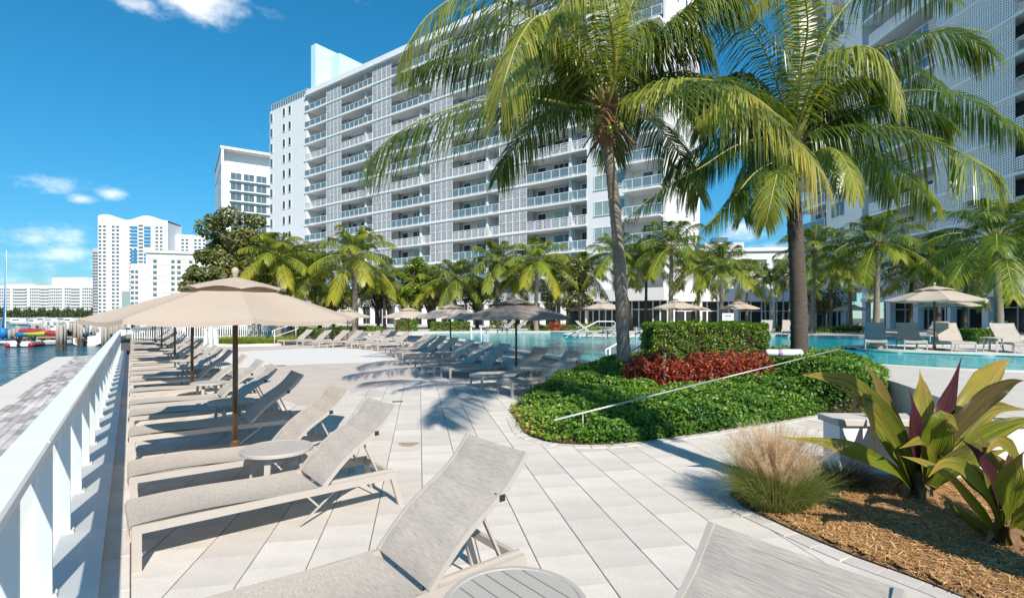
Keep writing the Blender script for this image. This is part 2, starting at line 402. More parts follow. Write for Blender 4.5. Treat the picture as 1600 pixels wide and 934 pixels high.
M['orange'] = mat('orange_plastic', (.65, .22, .03), .45, .06, 4)
M['dockwood'] = mat('dock_wood', (.30, .23, .16), .9, .25, 3)
M['palmfar'] = leafmat('far_foliage', [(.03, .06, .02), (.06, .10, .03), (.10, .13, .05)], .6, .2)
M['rock'] = mat('shore_rock', (.40, .37, .32), .9, .3, .3)
def slingmat():
    m = mat('taupe_sling', (.455, .405, .355), .75, .05, 3, 0, coords='Object', spec=.25)
    n, l = m.node_tree.nodes, m.node_tree.links; b = n['Principled BSDF']
    src = b.inputs['Base Color'].links[0].from_socket
    t = n.new('ShaderNodeTexCoord'); mp = n.new('ShaderNodeMapping'); mp.inputs['Scale'].default_value = (330, 10, 330); l.new(t.outputs['Object'], mp.inputs[0])
    nz = n.new('ShaderNodeTexNoise'); nz.inputs['Scale'].default_value = 1; nz.inputs['Detail'].default_value = 2; l.new(mp.outputs[0], nz.inputs['Vector'])
    r = n.new('ShaderNodeMapRange'); r.inputs['From Min'].default_value = .3; r.inputs['From Max'].default_value = .7; r.inputs['To Min'].default_value = .74; r.inputs['To Max'].default_value = 1.2; l.new(nz.outputs[0], r.inputs['Value'])
    s = n.new('ShaderNodeVectorMath'); s.operation = 'SCALE'; l.new(src, s.inputs[0]); l.new(r.outputs[0], s.inputs['Scale']); l.new(s.outputs[0], b.inputs['Base Color'])
    return m
M['sling'] = slingmat()
def canvasmat(name, c):
    m = mat(name, c, .85, .04, 2.0, .15, 300, spec=.15)
    n, l = m.node_tree.nodes, m.node_tree.links; b = n['Principled BSDF']; out = n['Material Output']
    tr = n.new('ShaderNodeBsdfTranslucent'); tr.inputs[0].default_value = (c[0] * .9, c[1] * .85, c[2] * .8, 1)
    mx = n.new('ShaderNodeMixShader'); mx.inputs[0].default_value = .24; l.new(b.outputs[0], mx.inputs[1]); l.new(tr.outputs[0], mx.inputs[2]); l.new(mx.outputs[0], out.inputs[0])
    return m
M['canvas'] = canvasmat('beige_canvas', (.57, .475, .39))
M['shadecanvas'] = canvasmat('shade_tinted_canvas', (.33, .29, .26))  # darker copy of the beige canvas, palm shade put into its colour
# ------------------------------------------------------------------ the setting: water, ground, dock, deck
UP = .6                                              # level of the pool terrace above the lower deck
mb = MB(); mb.grid([[(-3000, -300, -1.0), (-200, -300, -1), (40, -300, -1.0)], [(-3000, 80, -1.0), (-200, 80, -1), (40, 80, -1.0)], [(-3000, 640, -1), (-200, 640, -1), (40, 640, -1)], [(-3000, 4000, -1.0), (-200, 4000, -1), (40, 4000, -1.0)]])
struct('sea_water', mb, M['sea'])
land = [RT(-.72, -30), RT(-.72, 44), (-17, 43), (-30, 62), (-62, 92), (-85, 135), (-95, 420), (900, 420), (900, -60), (60, -60)]
mb = MB(); mb.prism([(p[0], p[1]) for p in land], -3.0, -.03)
struct('ground', mb, M['joint'])
# far shore
mb = MB(); mb.prism([(-1500, 640), (-700, 630), (-300, 640), (-250, 600), (-130, 430), (-100, 425), (-90, 1500), (-1500, 1500)], -3, .3)
struct('far_shore', mb, M['rock'])

# paving slabs: long continuous joints running away from the camera, cross joints staggered
Gd = Vector((-.178, .984, 0)); Qd = Vector((.984, .178, 0)); SW, SL = .413, .436
bedA = [G(806, 655), G(820, 677), G(850, 689), G(885, 694), G(960, 694), G(1050, 683), G(1150, 669), G(1230, 656), G(1290, 645), (6.3, 9.25), (6.9, 9.5), (7.5, 10.3), (8.3, 11.7), (8.9, 13.2), (8.8, 14.6), (7.6, 15.4), (5, 15.2), (3.0, 13.5), (1.5, 12.5), (.35, 11.2), (-.02, 9.8)]
bedA = [(p[0], p[1]) for p in bedA]
WX, WY = 3.52, 5.5
bedB = [(3.6, 5.5), (3.1, 5.75), (2.55, 5.6), (2.2, 5.2), (2.17, 4.86), (2.36, 4.29), (2.55, 3.85), (2.8, 3.44), (2.97, 3.05), (3.1, 2.5), (3.15, 1.9), (3.15, .5), (9, .5), (9, 5.5)]
zone2 = [G(480, 635), G(560, 612), G(650, 593), G(705, 590.5), (0.6, 15.3), (-1.4, 21.5), (-4.6, 28), (-8.5, 32.5), (-12, 35.5), RT(2.2, 42), RT(2.3, 30), RT(2.3, 20), RT(2.3, 13.6)]
zone2 = [(p[0], p[1]) for p in zone2]
deck = [RT(-.72, -6), RT(-.72, 43.5), (-13, 40), (-4, 31), (.5, 18), (4, 13.5), (9, 10), (9, -4), (4, -6)]
mb = MB(); mb.prism([(p[0], p[1]) for p in deck], -.14, -.012)
decko = struct('pool_deck', mb, M['joint'])
cells = []; cutlist = []
for i in range(-26, 20):
    for j in range(-4, 46):
        q = .028 + (i + .5) * SW; g = 3.72 + (j + (.45 if i % 2 else 0) + .5) * SL
        c = Qd * q + Gd * g
        n, t = c.dot(RN), c.dot(RD)
        if n < -.3: continue
        cr = [c + Qd * (a * SW / 2) + Gd * (b * SL / 2) for a in (-1, 1) for b in (-1, 1)]
        if any(p.dot(RN) < 0 for p in cr):
            if any(p.dot(RN) > .01 for p in cr) and c.y > -.5 and c.dot(RD) < 40: cutlist.append((c.length, q, g))
            continue
        if any(all(in_poly(p.x, p.y, pl) for p in cr) for pl in (bedA, bedB, zone2)): continue
        if not in_poly(c.x, c.y, [(p[0], p[1]) for p in deck]): continue
        if c.y > 17.5 and n > 2.6: continue
        if c.y < -1.0: continue
        if n > 2.6 and c.y > 16.5: continue
        vis = 0
        if c.y > 1.2:
            px, py = 800 + 800 * c.x / c.y, HZ + 800 * CAMH / c.y
            if -10 < px < 1610 and py < 950: vis = 1
        cells.append((0 if vis else 1, c.length, q, g, n))
cells.sort()
sm = MB(); _x, _y, _b = SW / 2 - .0035, SL / 2 - .0014, .004
sm.add([(-_x, -_y, -.012), (_x, -_y, -.012), (_x, _y, -.012), (-_x, _y, -.012), (-_x, -_y, -_b), (_x, -_y, -_b), (_x, _y, -_b), (-_x, _y, -_b), (-_x + _b, -_y, 0), (_x - _b, -_y, 0), (_x - _b, _y, 0), (-_x + _b, _y, 0)],
       [(8, 9, 10, 11), (0, 1, 5, 4), (4, 5, 9, 8), (1, 2, 6, 5), (2, 3, 7, 6), (6, 7, 11, 10), (3, 0, 4, 7), (5, 6, 10, 9), (7, 4, 8, 11)])
slab_me = sm.mesh('paving_slab', M['slab'])
ang = math.atan2(Qd.y, Qd.x)
far = MB()
clip = MB()
def clip0(pts):                                       # keep the side of the railing strip where the deck is
    out = []
    for i in range(len(pts)):
        a, b = pts[i], pts[(i + 1) % len(pts)]; na, nb_ = a.dot(RN) - .002, b.dot(RN) - .002
        if na >= 0: out.append(a)
        if na * nb_ < 0: out.append(a.lerp(b, na / (na - nb_)))
    return out
for k, (d, q, g) in enumerate(sorted(cutlist)):
    c = Qd * q + Gd * g; x, y = SW / 2 - .0035, SL / 2 - .0007
    pl = clip0([c + Qd * a + Gd * b for a, b in ((-x, -y), (x, -y), (x, y), (-x, y))])
    if len(pl) < 3: continue
    if k < 26: part('cut_slab', MB().prism([(p.x - c.x, p.y - c.y) for p in pl], -.012, 0), M['slab'], decko).location = (c.x, c.y, random.uniform(-.001, .001))
    else: far.add([p for p in pl], [tuple(range(len(pl)))])
for k, (v, d, q, g, n) in enumerate(cells):
    c = Qd * q + Gd * g
    dz = random.uniform(-.0010, .0010)
    if k < 300:
        o = link('paving_slab', slab_me, decko, (c.x, c.y, dz), ang)
    else:
        x0, x1, y0, y1 = -SW / 2 + .004, SW / 2 - .004, -SL / 2 + .0007, SL / 2 - .0007
        for zz in (0,):
            far.add([c + Qd * a + Gd * b + Vector((0, 0, dz)) for a, b in ((x0, y0), (x1, y0), (x1, y1), (x0, y1))], [(0, 1, 2, 3)])
part('paving_slab_field', far, M['slabfar'], decko, kind='stuff')
# strip along the railing: long boards of stone in the shade of the railing
strip = MB(); strip.bbox(-.0, .185, 0, .60, -.012, 0, .004)
sme = strip.mesh('edge_slab', M['slab'])
for k in range(48):
    p = RT(-.19, 1.2 + k * .605); link('edge_slab', sme, decko, (p.x, p.y, random.uniform(-.002, .002)), math.atan2(RN.y, RN.x))
# aggregate field and the smooth white panel
mb = MB(); mb.prism(zone2, -.012, .004); struct('aggregate_paving', mb, M['aggregate'])
z3 = [G(330, 577), G(400, 572.7), G(480, 569), G(560, 566.5), G(605, 564.5), G(622, 561), G(605, 554), G(586, 549.3), G(560, 545.8), G(530, 543.8), G(470, 544.8), G(400, 548), G(345, 552)]
mb = MB(); mb.prism([(p.x, p.y) for p in z3], -.01, .008); struct('white_concrete_panel', mb, M['whitecon'])
# a small drain grate and a sand stain in the deck
dg = G(621, 627.5); mb = MB(); mb.box(-.1, .1, -.045, .045, 0, .006); mb.box(-.11, -.1, -.05, .05, 0, .008); mb.box(.1, .11, -.05, .05, 0, .008)
for k in range(9): mb.box(-.095 + k * .0235, -.083 + k * .0235, -.04, .04, .006, .009)
o = link('drain_grate', mb.mesh('drain_grate', M['black']), None, (dg.x, dg.y, .003), ang); tag(o, 'small dark drain grate set in the pale paving near the loungers', 'drain')
dg = G(430, 571.5); o = link('drain_grate', o.data, None, (dg.x, dg.y, .012), .1); o.scale = (3.2, 1.8, 1); tag(o, 'long dark drain grate at the edge of the white concrete panel', 'drain')
sp = G(638, 694); mb = MB()
vs = [(sp.x + math.cos(a) * .13 * (1 + .3 * math.sin(3 * a)), sp.y + math.sin(a) * .14 * (1 + .25 * math.cos(2 * a)), .004) for a in [k * 2 * math.pi / 18 for k in range(18)]]
mb.add(vs, [tuple(range(18))]); o = link('sand_patch', mb.mesh('sand_patch', mat('brown_sand', (.36, .28, .20), .95, .4, 30, .5, 90))); o['kind'] = 'stuff'

# border pavers round the two beds
bp = MB(); bp.bbox(-.1085, .1085, -.075, .075, -.012, .010, .002); bpm = bp.mesh('border_paver', M['border'])
def border(poly, i0, i1, step=.222, off=.09, parent=decko):
    acc = 0.0
    for i in range(i0, i1):
        a = Vector((*poly[i], 0)); b = Vector((*poly[i + 1], 0)); d = b - a; L = d.length; d.normalize(); nrm = Vector((d.y, -d.x, 0))
        s = acc
        while s < L:
            c = a + d * s - nrm * -off
            link('border_paver', bpm, parent, (c.x, c.y, random.uniform(-.001, .002)), math.atan2(d.y, d.x) + random.uniform(-.03, .03)); s += step
        acc = s - L
def smooth_poly(pts, n):
    return [(p.x, p.y) for p in catmull([(x, y, 0) for x, y in pts], n)]
fA = smooth_poly(bedA[:9], 60)
border(fA, 0, 60, off=.085)
fB = smooth_poly([(2.2, 5.2), (2.17, 4.86), (2.36, 4.29), (2.55, 3.85), (2.8, 3.44), (2.97, 3.05), (3.1, 2.5), (3.15, 1.9)], 60)
bp2 = fB
border(fB, 0, 60, off=.085)

# ------------------------------------------------------------------ dock outside the railing
dk = [RT(-.72, -8), RT(-2.75, -8), RT(-2.75, 31.0), RT(-.72, 31.0)]
mb = MB(); mb.prism([(p.x, p.y) for p in dk], -2.2, -.045); docko = struct('dock', mb, M['dockcon'])
bm_ = MB(); bm_.bbox(-.247, .247, -.057, .057, -.03, 0, .004); pvm = bm_.mesh('dock_paver', M['dockpav'])
rda = math.atan2(RD.y, RD.x); lst = []
for r in range(11):
    for k in range(60):
        t = 1.2 + k * .5 + (r % 3) * .167; n = -.80 - r * .118
        if t > 30.4: continue
        lst.append((RT(n, t).length, n, t))
lst.sort(); rest = MB()
for k, (d, n, t) in enumerate(lst):
    p = RT(n, t)
    if k < 300: link('dock_paver', pvm, docko, (p.x, p.y, -.015 + random.uniform(-.002, .002)), rda)
    else:
        rest.add([p + RD * a + Vector((RN.x, RN.y, 0)) * b + Vector((0, 0, -.015)) for a, b in ((-.245, -.055), (-.245, .055), (.245, .055), (.245, -.055))], [(3, 2, 1, 0)])
part('dock_paver_field', rest, M['dockpavfar'], docko, kind='stuff')

# ------------------------------------------------------------------ white railing
rl = thing('railing', RT(-.47, 0), 'long white railing with wide flat top board and glass panels along the dock', 'railing', rda)
# local x runs along the rail, local y points to the water
mb = MB(); mb.box(-6, 33, -.30, .25, -.01, .045); part('base_curb', mb, M['curb'], rl)
tbm = MB(); tbm.bbox(.002, 4.778, -.085, .095, 1.0, 1.055, .012); tbm = tbm.mesh('top_board', M['white'])
for k in range(8): link('top_board', tbm, rl, (-5.9 + 4.78 * k + .45, 0, 0))
plm = MB(); plm.bbox(-.05, .05, -.10, .11, .044, .058, .004)
for a_ in (-.032, .032):
    for b_ in (-.088, .096): plm.lathe([(.0, .070), (.009, .068), (.010, .058)], 6, (a_, b_, 0))
plm = plm.mesh('base_plate', M['white'])
mb = MB(); mb.box(-6, 33, -.02, .02, .955, 1.0); part('under_rail', mb, M['white'], rl)
pm = MB(); pm.box(-.018, .018, -.075, .085, .045, .998); pme = pm.mesh('post', M['white'])
gm = MB(); gm.box(.03, 1.16, -.004, .004, .10, .95); gme = gm.mesh('glass_panel', M['clear'])
t0 = 4.19 / .802 - 1.195 * 8 + .28
for k in range(32):
    x = t0 + k * 1.195
    if x < -5.8 or x > 32.9: continue
    link('base_plate', plm, rl, (x, 0, 0)); link('post', pme, rl, (x, 0, 0)); link('glass_panel', gme, rl, (x, 0, 0))

# ------------------------------------------------------------------ raised pool terrace, steps, pool
edge = [(-9.5, 36.5), G(700, 527.5, UP), G(735, 532.5, UP), G(770, 538.5, UP), G(820, 547.5, UP), G(860, 554, UP), G(890, 559, UP), G(925, 563.5, UP), G(965, 566.5, UP), G(1020, 566, UP)]
edge = [Vector((p[0], p[1], 0)) for p in edge]
ec = catmull(edge, 44)
def offset(line, d):
    out = []
    for i, p in enumerate(line):
        a = line[max(i - 1, 0)]; b = line[min(i + 1, len(line) - 1)]; t = (b - a).normalized()
        out.append(p + Vector((-t.y, t.x, 0)) * -d)
    return out
steps = [offset(ec, .55 + .42 * k) for k in range(4)]
tail = [(7.6, 14.2), (8.5, 12.8), (6.2, 9.6), (4.4, 6.32), (4.4, 5.9), (30, 5.9)]
back = [(60, 5.9), (60, 70), (-60, 70), (-16, 44)]
for k in range(4):
    z1 = UP - .15 * k
    if k == 0:
        continue
    # steps: the lower ones are wider sheets under the terrace
    poly = [(p.x, p.y) for p in steps[k]] + [(p.x, p.y) for p in reversed(ec)]
    mb = MB(); mb.prism(poly, -.005 - .001 * k, z1); struct('pool_step', mb, M['coping'])
# terrace: lower sheet with the pool left open, built as a strip of polygons
top0 = [(p.x, p.y) for p in steps[0]]
far_edge = [(-7.6, 39), (-5.2, 40.2), (0, 40.6), (3.0, 40.2), (4.2, 37.6), (3.4, 34.4), (4.2, 32.0), (8.5, 31.0), (11.2, 32.2), (12.6, 34.5), (16, 33.6), (20, 31.8), (24, 30.0), (28, 28.5), (34, 27)]
strip_far = [(34, 24.0), (24, 22.4), (19, 21.6), (16.0, 21.4), (14.2, 21.2), (12.9, 20.4)]
strip_near = [(12.9, 19.2), (13.6, 18.0), (15.5, 16.6), (18, 15.6), (26, 14.5), (34, 14)]
front = [(34, 10.6), (22, 10.9), (14, 11.0), (11, 11.4), (9.6, 12.3), (8.9, 13.4), (8.6, 14.7), (7.6, 16.1), (5.5, 16.2)]
ecp = [(p.x, p.y) for p in ec]
pool_poly = ecp + front[::-1][0:] + [] 
terrace = MB()
def sheet(poly): terrace.prism(poly, -.02, UP)
# near coping band between the steps and the pool
sheet(top0 + ecp[::-1])
sheet([ecp[-1], top0[-1], (5.2, 13.6), (7.4, 14.0), (8.6, 14.7), (7.6, 16.1), (5.5, 16.2)])
sheet([(7.4, 14.0), (8.4, 12.6), (7.2, 10.0), (6.95, 9.2), (5.7, 5.95), (34, 5.95), (34, 10.6), (22, 10.9), (14, 11.0), (11, 11.4), (9.6, 12.3), (8.9, 13.4), (8.6, 14.7)])
sheet(strip_far + strip_near)
sheet([(-16, 44), (-9.5, 36.5), (-7.6, 39), (-5.2, 40.2), (0, 40.6), (3.0, 40.2), (4.2, 37.6), (3.4, 34.4), (4.2, 32.0), (8.5, 31.0), (11.2, 32.2), (12.6, 34.5), (16, 33.6), (20, 31.8), (24, 30.0), (28, 28.5), (34, 27), (60, 27), (60, 75), (-50, 100), (-62, 92), (-30, 62)])
sheet([(34, 5.95), (60, 5.95), (60, 27), (34, 27)])
struct('pool_terrace', terrace, M['updeck'])
# coping: a pale stone edge round the water
cop = MB()
def coping(line, w=.32, side=1):
    ln = [Vector((p[0], p[1], 0)) for p in line]; o2 = offset(ln, w * side)
    for i in range(len(ln) - 1):
        a, b, c, d = ln[i], ln[i + 1], o2[i + 1], o2[i]
        cop.add([(q.x, q.y, UP + h) for h in (-.06, .012) for q in (a, b, c, d)], [(0, 3, 2, 1), (4, 5, 6, 7), (0, 1, 5, 4), (1, 2, 6, 5), (2, 3, 7, 6), (3, 0, 4, 7)])
coping(ecp, .55, 1)
coping(smooth_poly(far_edge, 70), .4, -1)
coping(smooth_poly(strip_near, 40), .5, -1); coping(smooth_poly(strip_far, 40), .45, -1); coping([strip_far[-1], strip_near[0]], .4, -1)
coping(smooth_poly(front, 50), .4, -1)
struct('pool_coping', cop, M['coping'])
mb = MB(); mb.grid([[(-12, 10, UP - .10), (36, 10, UP - .10)], [(-12, 42, UP - .10), (36, 42, UP - .10)]])
wp = [(-9.5, 36.5)] + ecp + [(5.5, 16.2), (7.6, 16.1), (8.6, 14.7), (8.9, 13.4), (9.6, 12.3), (11, 11.4), (14, 11.0), (22, 10.9), (34, 10.6), (35, 10.6), (35, 28), (28, 28.9), (20, 32.2), (12.6, 35), (4, 41), (0, 41), (-5.2, 40.6), (-7.8, 39.2)]
mb = MB(); mb.add([(x, y, UP - .09) for x, y in wp], [tuple(range(len(wp)))]); struct('pool_water', mb, M['pool'])
mb = MB(); mb.add([(x, y, UP - .35) for x, y in wp], [tuple(range(len(wp)))]); struct('pool_basin', mb, M['pooltile'])
# wide pale steps beside the pool's far left end
ps = G(640, 530, .15)
for k in range(3):
    mb = MB(); mb.box(-2.4, 1.6, k * .5, 3.2, -.005, .2 * (k + 1)); o = struct('broad_step', mb, M['coping']); o.location = (-8.6, 34.3 + .0, 0); o.rotation_euler = (0, 0, -.5)

# ------------------------------------------------------------------ planter wall, mulch bed
pw = thing('planter_wall', (WX, WY, 0), 'low white planter wall with a grey stone coping behind the big purple-leaved plant', 'wall', -.02)
mb = MB(); mb.box(0, 7, 0, .30, -.02, .63); part('wall_body', mb, M['white'], pw)
mb = MB()
for k in range(7): part('coping_stone', MB().bbox(-.04 + k * 1.02, .975 + k * 1.02, -.04, .34, .632, .70, .008), M['updeck'], pw)
mb = MB(); mb.lathe([(.0, .0), (.03, .0), (.03, .012), (.0, .014)], 12); o = part('wall_light', mb, M['black'], pw); o.rotation_euler = (R(90), 0, 0); o.location = (.72, -.001, .13)
def zB(x, y):
    return .03 + .05 * min(1, max(0, (x - 2.3) / 1.6)) + .012 * math.sin(5 * x + 3 * y) * math.cos(4 * y)
mb = MB(); nb = 60; xs = np.linspace(2.15, 9, nb); ys = np.linspace(.5, 5.52, 50)
bs = [(p[0] , p[1]) for p in bedB]
vid = {}; vs = []; fs = []
for a, x in enumerate(xs):
    for b, y in enumerate(ys):
        if in_poly(x, y, bs): vid[a, b] = len(vs); vs.append((x, y, zB(x, y)))
for (a, b) in vid:
    if all(k in vid for k in ((a + 1, b), (a + 1, b + 1), (a, b + 1))): fs.append((vid[a, b], vid[a + 1, b], vid[a + 1, b + 1], vid[a, b + 1]))
mb.add(vs, fs); mb.add([(x, y, .018) for x, y in bs], [tuple(range(len(bs)))])
struct('mulch_bed', mb, M['mulchbase'], True)
# ------------------------------------------------------------------ mass leaves, blades, straw (fast arrays)
def np_mesh(name, verts, nper, faces_local, tint, mats, smooth=False):
    """verts (N, nper, 3); faces_local: list of tuples within one piece; tint (N,)"""
    N = len(verts); me = bpy.data.meshes.new(name)
    v = np.ascontiguousarray(verts.reshape(-1, 3), dtype=np.float32)
    me.vertices.add(len(v)); me.vertices.foreach_set('co', v.ravel())
    loc = np.concatenate([np.array(f) for f in faces_local]); sizes = np.array([len(f) for f in faces_local])
    idx = (loc[None, :] + (np.arange(N) * nper)[:, None]).astype(np.int32).ravel()
    tot = np.tile(sizes, N).astype(np.int32); st = np.concatenate([[0], np.cumsum(tot)[:-1]]).astype(np.int32)
    me.loops.add(len(idx)); me.loops.foreach_set('vertex_index', idx)
    me.polygons.add(len(tot)); me.polygons.foreach_set('loop_start', st); me.polygons.foreach_set('loop_total', tot)
    if smooth: me.polygons.foreach_set('use_smooth', np.ones(len(tot), dtype=bool))
    at = me.attributes.new('tint', 'FLOAT', 'POINT'); at.data.foreach_set('value', np.repeat(np.clip(tint, 0, 1), nper).astype(np.float32))
    for m in (mats if isinstance(mats, (list, tuple)) else [mats]): me.materials.append(m)
    me.update(calc_edges=True); me.validate()
    return me
def norm(a): return a / np.maximum(np.linalg.norm(a, axis=-1, keepdims=True), 1e-9)
def leaves_mesh(name, pos, nrm, size, m, aspect=.55, tint=None, jit=.8, seed=1):
    """kite-shaped folded leaves at pos, faces tilted about nrm"""
    r = np.random.default_rng(seed); N = len(pos)
    n = norm(nrm + r.normal(0, jit, (N, 3)))
    a = norm(np.cross(n, r.normal(0, 1, (N, 3)))); b = np.cross(n, a)
    L = (size * r.uniform(.7, 1.3, N))[:, None]; W = L * aspect
    v = np.stack([pos - a * L * .5, pos + b * W * .5 + a * L * .05 + n * L * .08, pos + a * L * .5 - n * L * .1, pos - b * W * .5 + a * L * .05 + n * L * .08], 1)
    if tint is None: tint = np.clip(r.beta(2, 2.4, N), 0, 1)
    return np_mesh(name, v, 4, [(0, 1, 2), (0, 2, 3)], tint, m)
def blades_mesh(name, base, direc, length, width, droop, m, tint, seed=1, segs=4):
    r = np.random.default_rng(seed); N = len(base); rows = []
    d = norm(direc); side = norm(np.cross(d, np.array([0, 0, 1.0])) + r.normal(0, .3, (N, 3)))
    for k in range(segs + 1):
        q = k / segs
        p = base + d * (length * q)[:, None]; p = p.copy(); p[:, 2] -= droop * length * q ** 2
        hd = d.copy(); hd[:, 2] = 0; p += hd * (droop * length * q ** 2 * .5)[:, None]
        w = width * (1 - q * .85)
        rows += [p - side * (w / 2)[:, None], p + side * (w / 2)[:, None]]
    v = np.stack(rows, 1)
    fl = [(2 * k, 2 * k + 1, 2 * k + 3, 2 * k + 2) for k in range(segs)]
    return np_mesh(name, v, 2 * (segs + 1), fl, tint, m)

# mulch straw over the bed
N = 16000; pts = []
while len(pts) < N:
    x = rng.uniform(2.1, 6.2); y = rng.uniform(1.6, 5.5)
    if in_poly(x, y, bedB) and (x / y < 1.12): pts.append((x, y, zB(x, y) + .008 + abs(rng.normal(0, .008))))
pts = np.array(pts); a = rng.uniform(0, 2 * np.pi, N); el = rng.normal(0, .22, N)
dr = np.stack([np.cos(a) * np.cos(el), np.sin(a) * np.cos(el), np.sin(el)], 1)
me = blades_mesh('mulch_straw', pts - dr * .03, dr, rng.uniform(.03, .09, N), rng.uniform(.004, .011, N), rng.uniform(-.1, .25, N), M['mulch'], rng.beta(1.6, 1.5, N), segs=2)
o = link('mulch_straw', me); o['kind'] = 'stuff'

# planted bed: ground height, soil, ground cover
def yf(x): return 7.15 + .42 * np.maximum(0, x - 1.0) + .9 * np.maximum(0, .9 - x) ** 2
def zA(x, y):
    g = np.maximum(np.clip((y - yf(x) - .25) / 5.2, 0, 1), np.clip((x - 5.7) / .8, 0, 1)); return .55 * g * np.clip((x + .1) / 2.6, 0, 1)
def inA(x, y, shrink=0): return in_poly(x, y, bedA)
mb = MB(); vs = []; fs = []; vid = {}
xs = np.linspace(-.1, 9.6, 70); ys = np.linspace(7, 15.6, 64)
for a, x in enumerate(xs):
    for b, y in enumerate(ys):
        if inA(x, y): vid[a, b] = len(vs); vs.append((x, y, float(zA(x, y)) + .03))
for (a, b) in vid:
    if all(k in vid for k in ((a + 1, b), (a + 1, b + 1), (a, b + 1))): fs.append((vid[a, b], vid[a + 1, b], vid[a + 1, b + 1], vid[a, b + 1]))
mb.add(vs, fs); mb.add([(x, y, .02) for x, y in bedA], [tuple(range(len(bedA)))])
for (x1_, y1_), (x2_, y2_) in zip(bedA, bedA[1:] + bedA[:1]):
    mb.add([(x1_, y1_, 0), (x2_, y2_, 0), (x2_, y2_, float(zA(x2_, y2_)) + .03), (x1_, y1_, float(zA(x1_, y1_)) + .03)], [(0, 1, 2, 3)])
struct('planting_bed', mb, M['soil'], True)
# reddish mulch showing at the left tip
N = 2600; pts = []
while len(pts) < N:
    x = rng.uniform(-.05, 1.1); y = rng.uniform(7.2, 10)
    if in_poly(x, y, bedA) and (y < yf(x) + 1.0 or x < .5): pts.append((x, y, float(zA(x, y)) + .035 + abs(rng.normal(0, .01))))
pts = np.array(pts); a = rng.uniform(0, 2 * np.pi, N); dr = np.stack([np.cos(a), np.sin(a), rng.normal(0, .2, N)], 1)
me = blades_mesh('mulch_straw', pts, dr, rng.uniform(.04, .09, N), rng.uniform(.008, .016, N), rng.uniform(0, .2, N), M['mulch'], rng.uniform(.1, .6, N), segs=1)
o = link('mulch_straw', me); o['kind'] = 'stuff'

bmin, bmax = np.array(bedA).min(0), np.array(bedA).max(0)
poly = np.array(bedA)
def inpoly_np(x, y, poly):
    c = np.zeros(len(x), bool); n = len(poly)
    for i in range(n):
        x1, y1 = poly[i]; x2, y2 = poly[(i + 1) % n]
        k = ((y1 > y) != (y2 > y)) & (x < (x2 - x1) * (y - y1) / (y2 - y1 + 1e-12) + x1); c ^= k
    return c
def edgedist(x, y, poly):
    d = np.full(len(x), 1e9); n = len(poly)
    for i in range(n):
        a = np.array(poly[i]); b = np.array(poly[(i + 1) % n]); ab = b - a
        t = np.clip(((x - a[0]) * ab[0] + (y - a[1]) * ab[1]) / (ab @ ab), 0, 1)
        d = np.minimum(d, np.hypot(x - a[0] - t * ab[0], y - a[1] - t * ab[1]))
    return d
def lumps(x, y, f, ph): return np.sin(x * f + ph) * np.cos(y * f * 1.13 + 2 * ph) + .6 * np.sin(x * f * 2.3 + y * f * 1.9 + ph * 3)
RC = [(2.62, 10.55), (3.0, 10.35), (3.42, 10.5), (3.85, 10.75), (4.3, 11.0), (4.8, 11.35), (5.3, 11.7), (5.75, 12.0), (3.3, 11.1), (2.9, 11.15), (4.2, 11.6)]
N = 125000
x = rng.uniform(bmin[0], bmax[0], N); y = rng.uniform(bmin[1], bmax[1], N)
d = edgedist(x, y, poly); ok = inpoly_np(x, y, poly) | (d < .06)
tip = np.clip((x - .15) / .9, 0, 1) * np.clip((y - yf(x) + .2) / .8 + .45 + np.clip(x - 1.1, 0, 1), 0, 1)
ok &= rng.uniform(0, 1, N) < .12 + tip
for cx, cy in RC: ok &= np.hypot(x - cx, y - cy) > .36
x, y, d = x[ok], y[ok], d[ok]; N = len(x)
hgt = .29 * np.clip(d / .22, .30, 1) ** .6 * (1 + .15 * lumps(x, y, 2.6, .7) + .17 * lumps(x, y, 6.1, 1.9)) * (.45 + .55 * np.clip((x - .1) / .9, 0, 1))
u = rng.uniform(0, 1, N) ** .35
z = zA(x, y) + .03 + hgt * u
low = (d < .14) & (rng.uniform(0, 1, N) < .5)
z[low] = rng.uniform(0, 1, low.sum()) * z[low]
ring = np.array(bedA + bedA[:1]); sg = np.diff(ring, axis=0); L_ = np.hypot(sg[:, 0], sg[:, 1]); NE = 9000
ki = rng.choice(len(L_), NE, p=L_ / L_.sum()); uu = rng.uniform(0, 1, NE)
ex = ring[ki, 0] + sg[ki, 0] * uu + rng.normal(0, .035, NE); ey = ring[ki, 1] + sg[ki, 1] * uu + rng.normal(0, .035, NE)
kp = ex > .9; ex, ey = ex[kp], ey[kp]; ez = rng.uniform(.0, 1, len(ex)) ** .8 * (zA(ex, ey) + .20)
x = np.concatenate([x, ex]); y = np.concatenate([y, ey]); z = np.concatenate([z, ez]); u = np.concatenate([u, rng.uniform(.2, .8, len(ex))]); N = len(x)
nr = np.stack([np.zeros(N), -.5 * np.ones(N), np.ones(N)], 1)
tint = np.clip(.08 + .55 * u * rng.beta(2, 2, N) + .30 * rng.uniform(0, 1, N) ** 3 + .14 * lumps(x, y, 1.3, .3) + .08 * lumps(x, y, 4.1, 1.3) + .25 * np.clip(.9 - x, 0, 1), 0, 1)  # sun flecks and dark hollows put into the tint, low leaves darker
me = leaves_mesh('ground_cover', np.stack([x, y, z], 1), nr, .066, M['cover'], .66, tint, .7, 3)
o = link('ground_cover', me); o['kind'] = 'stuff'

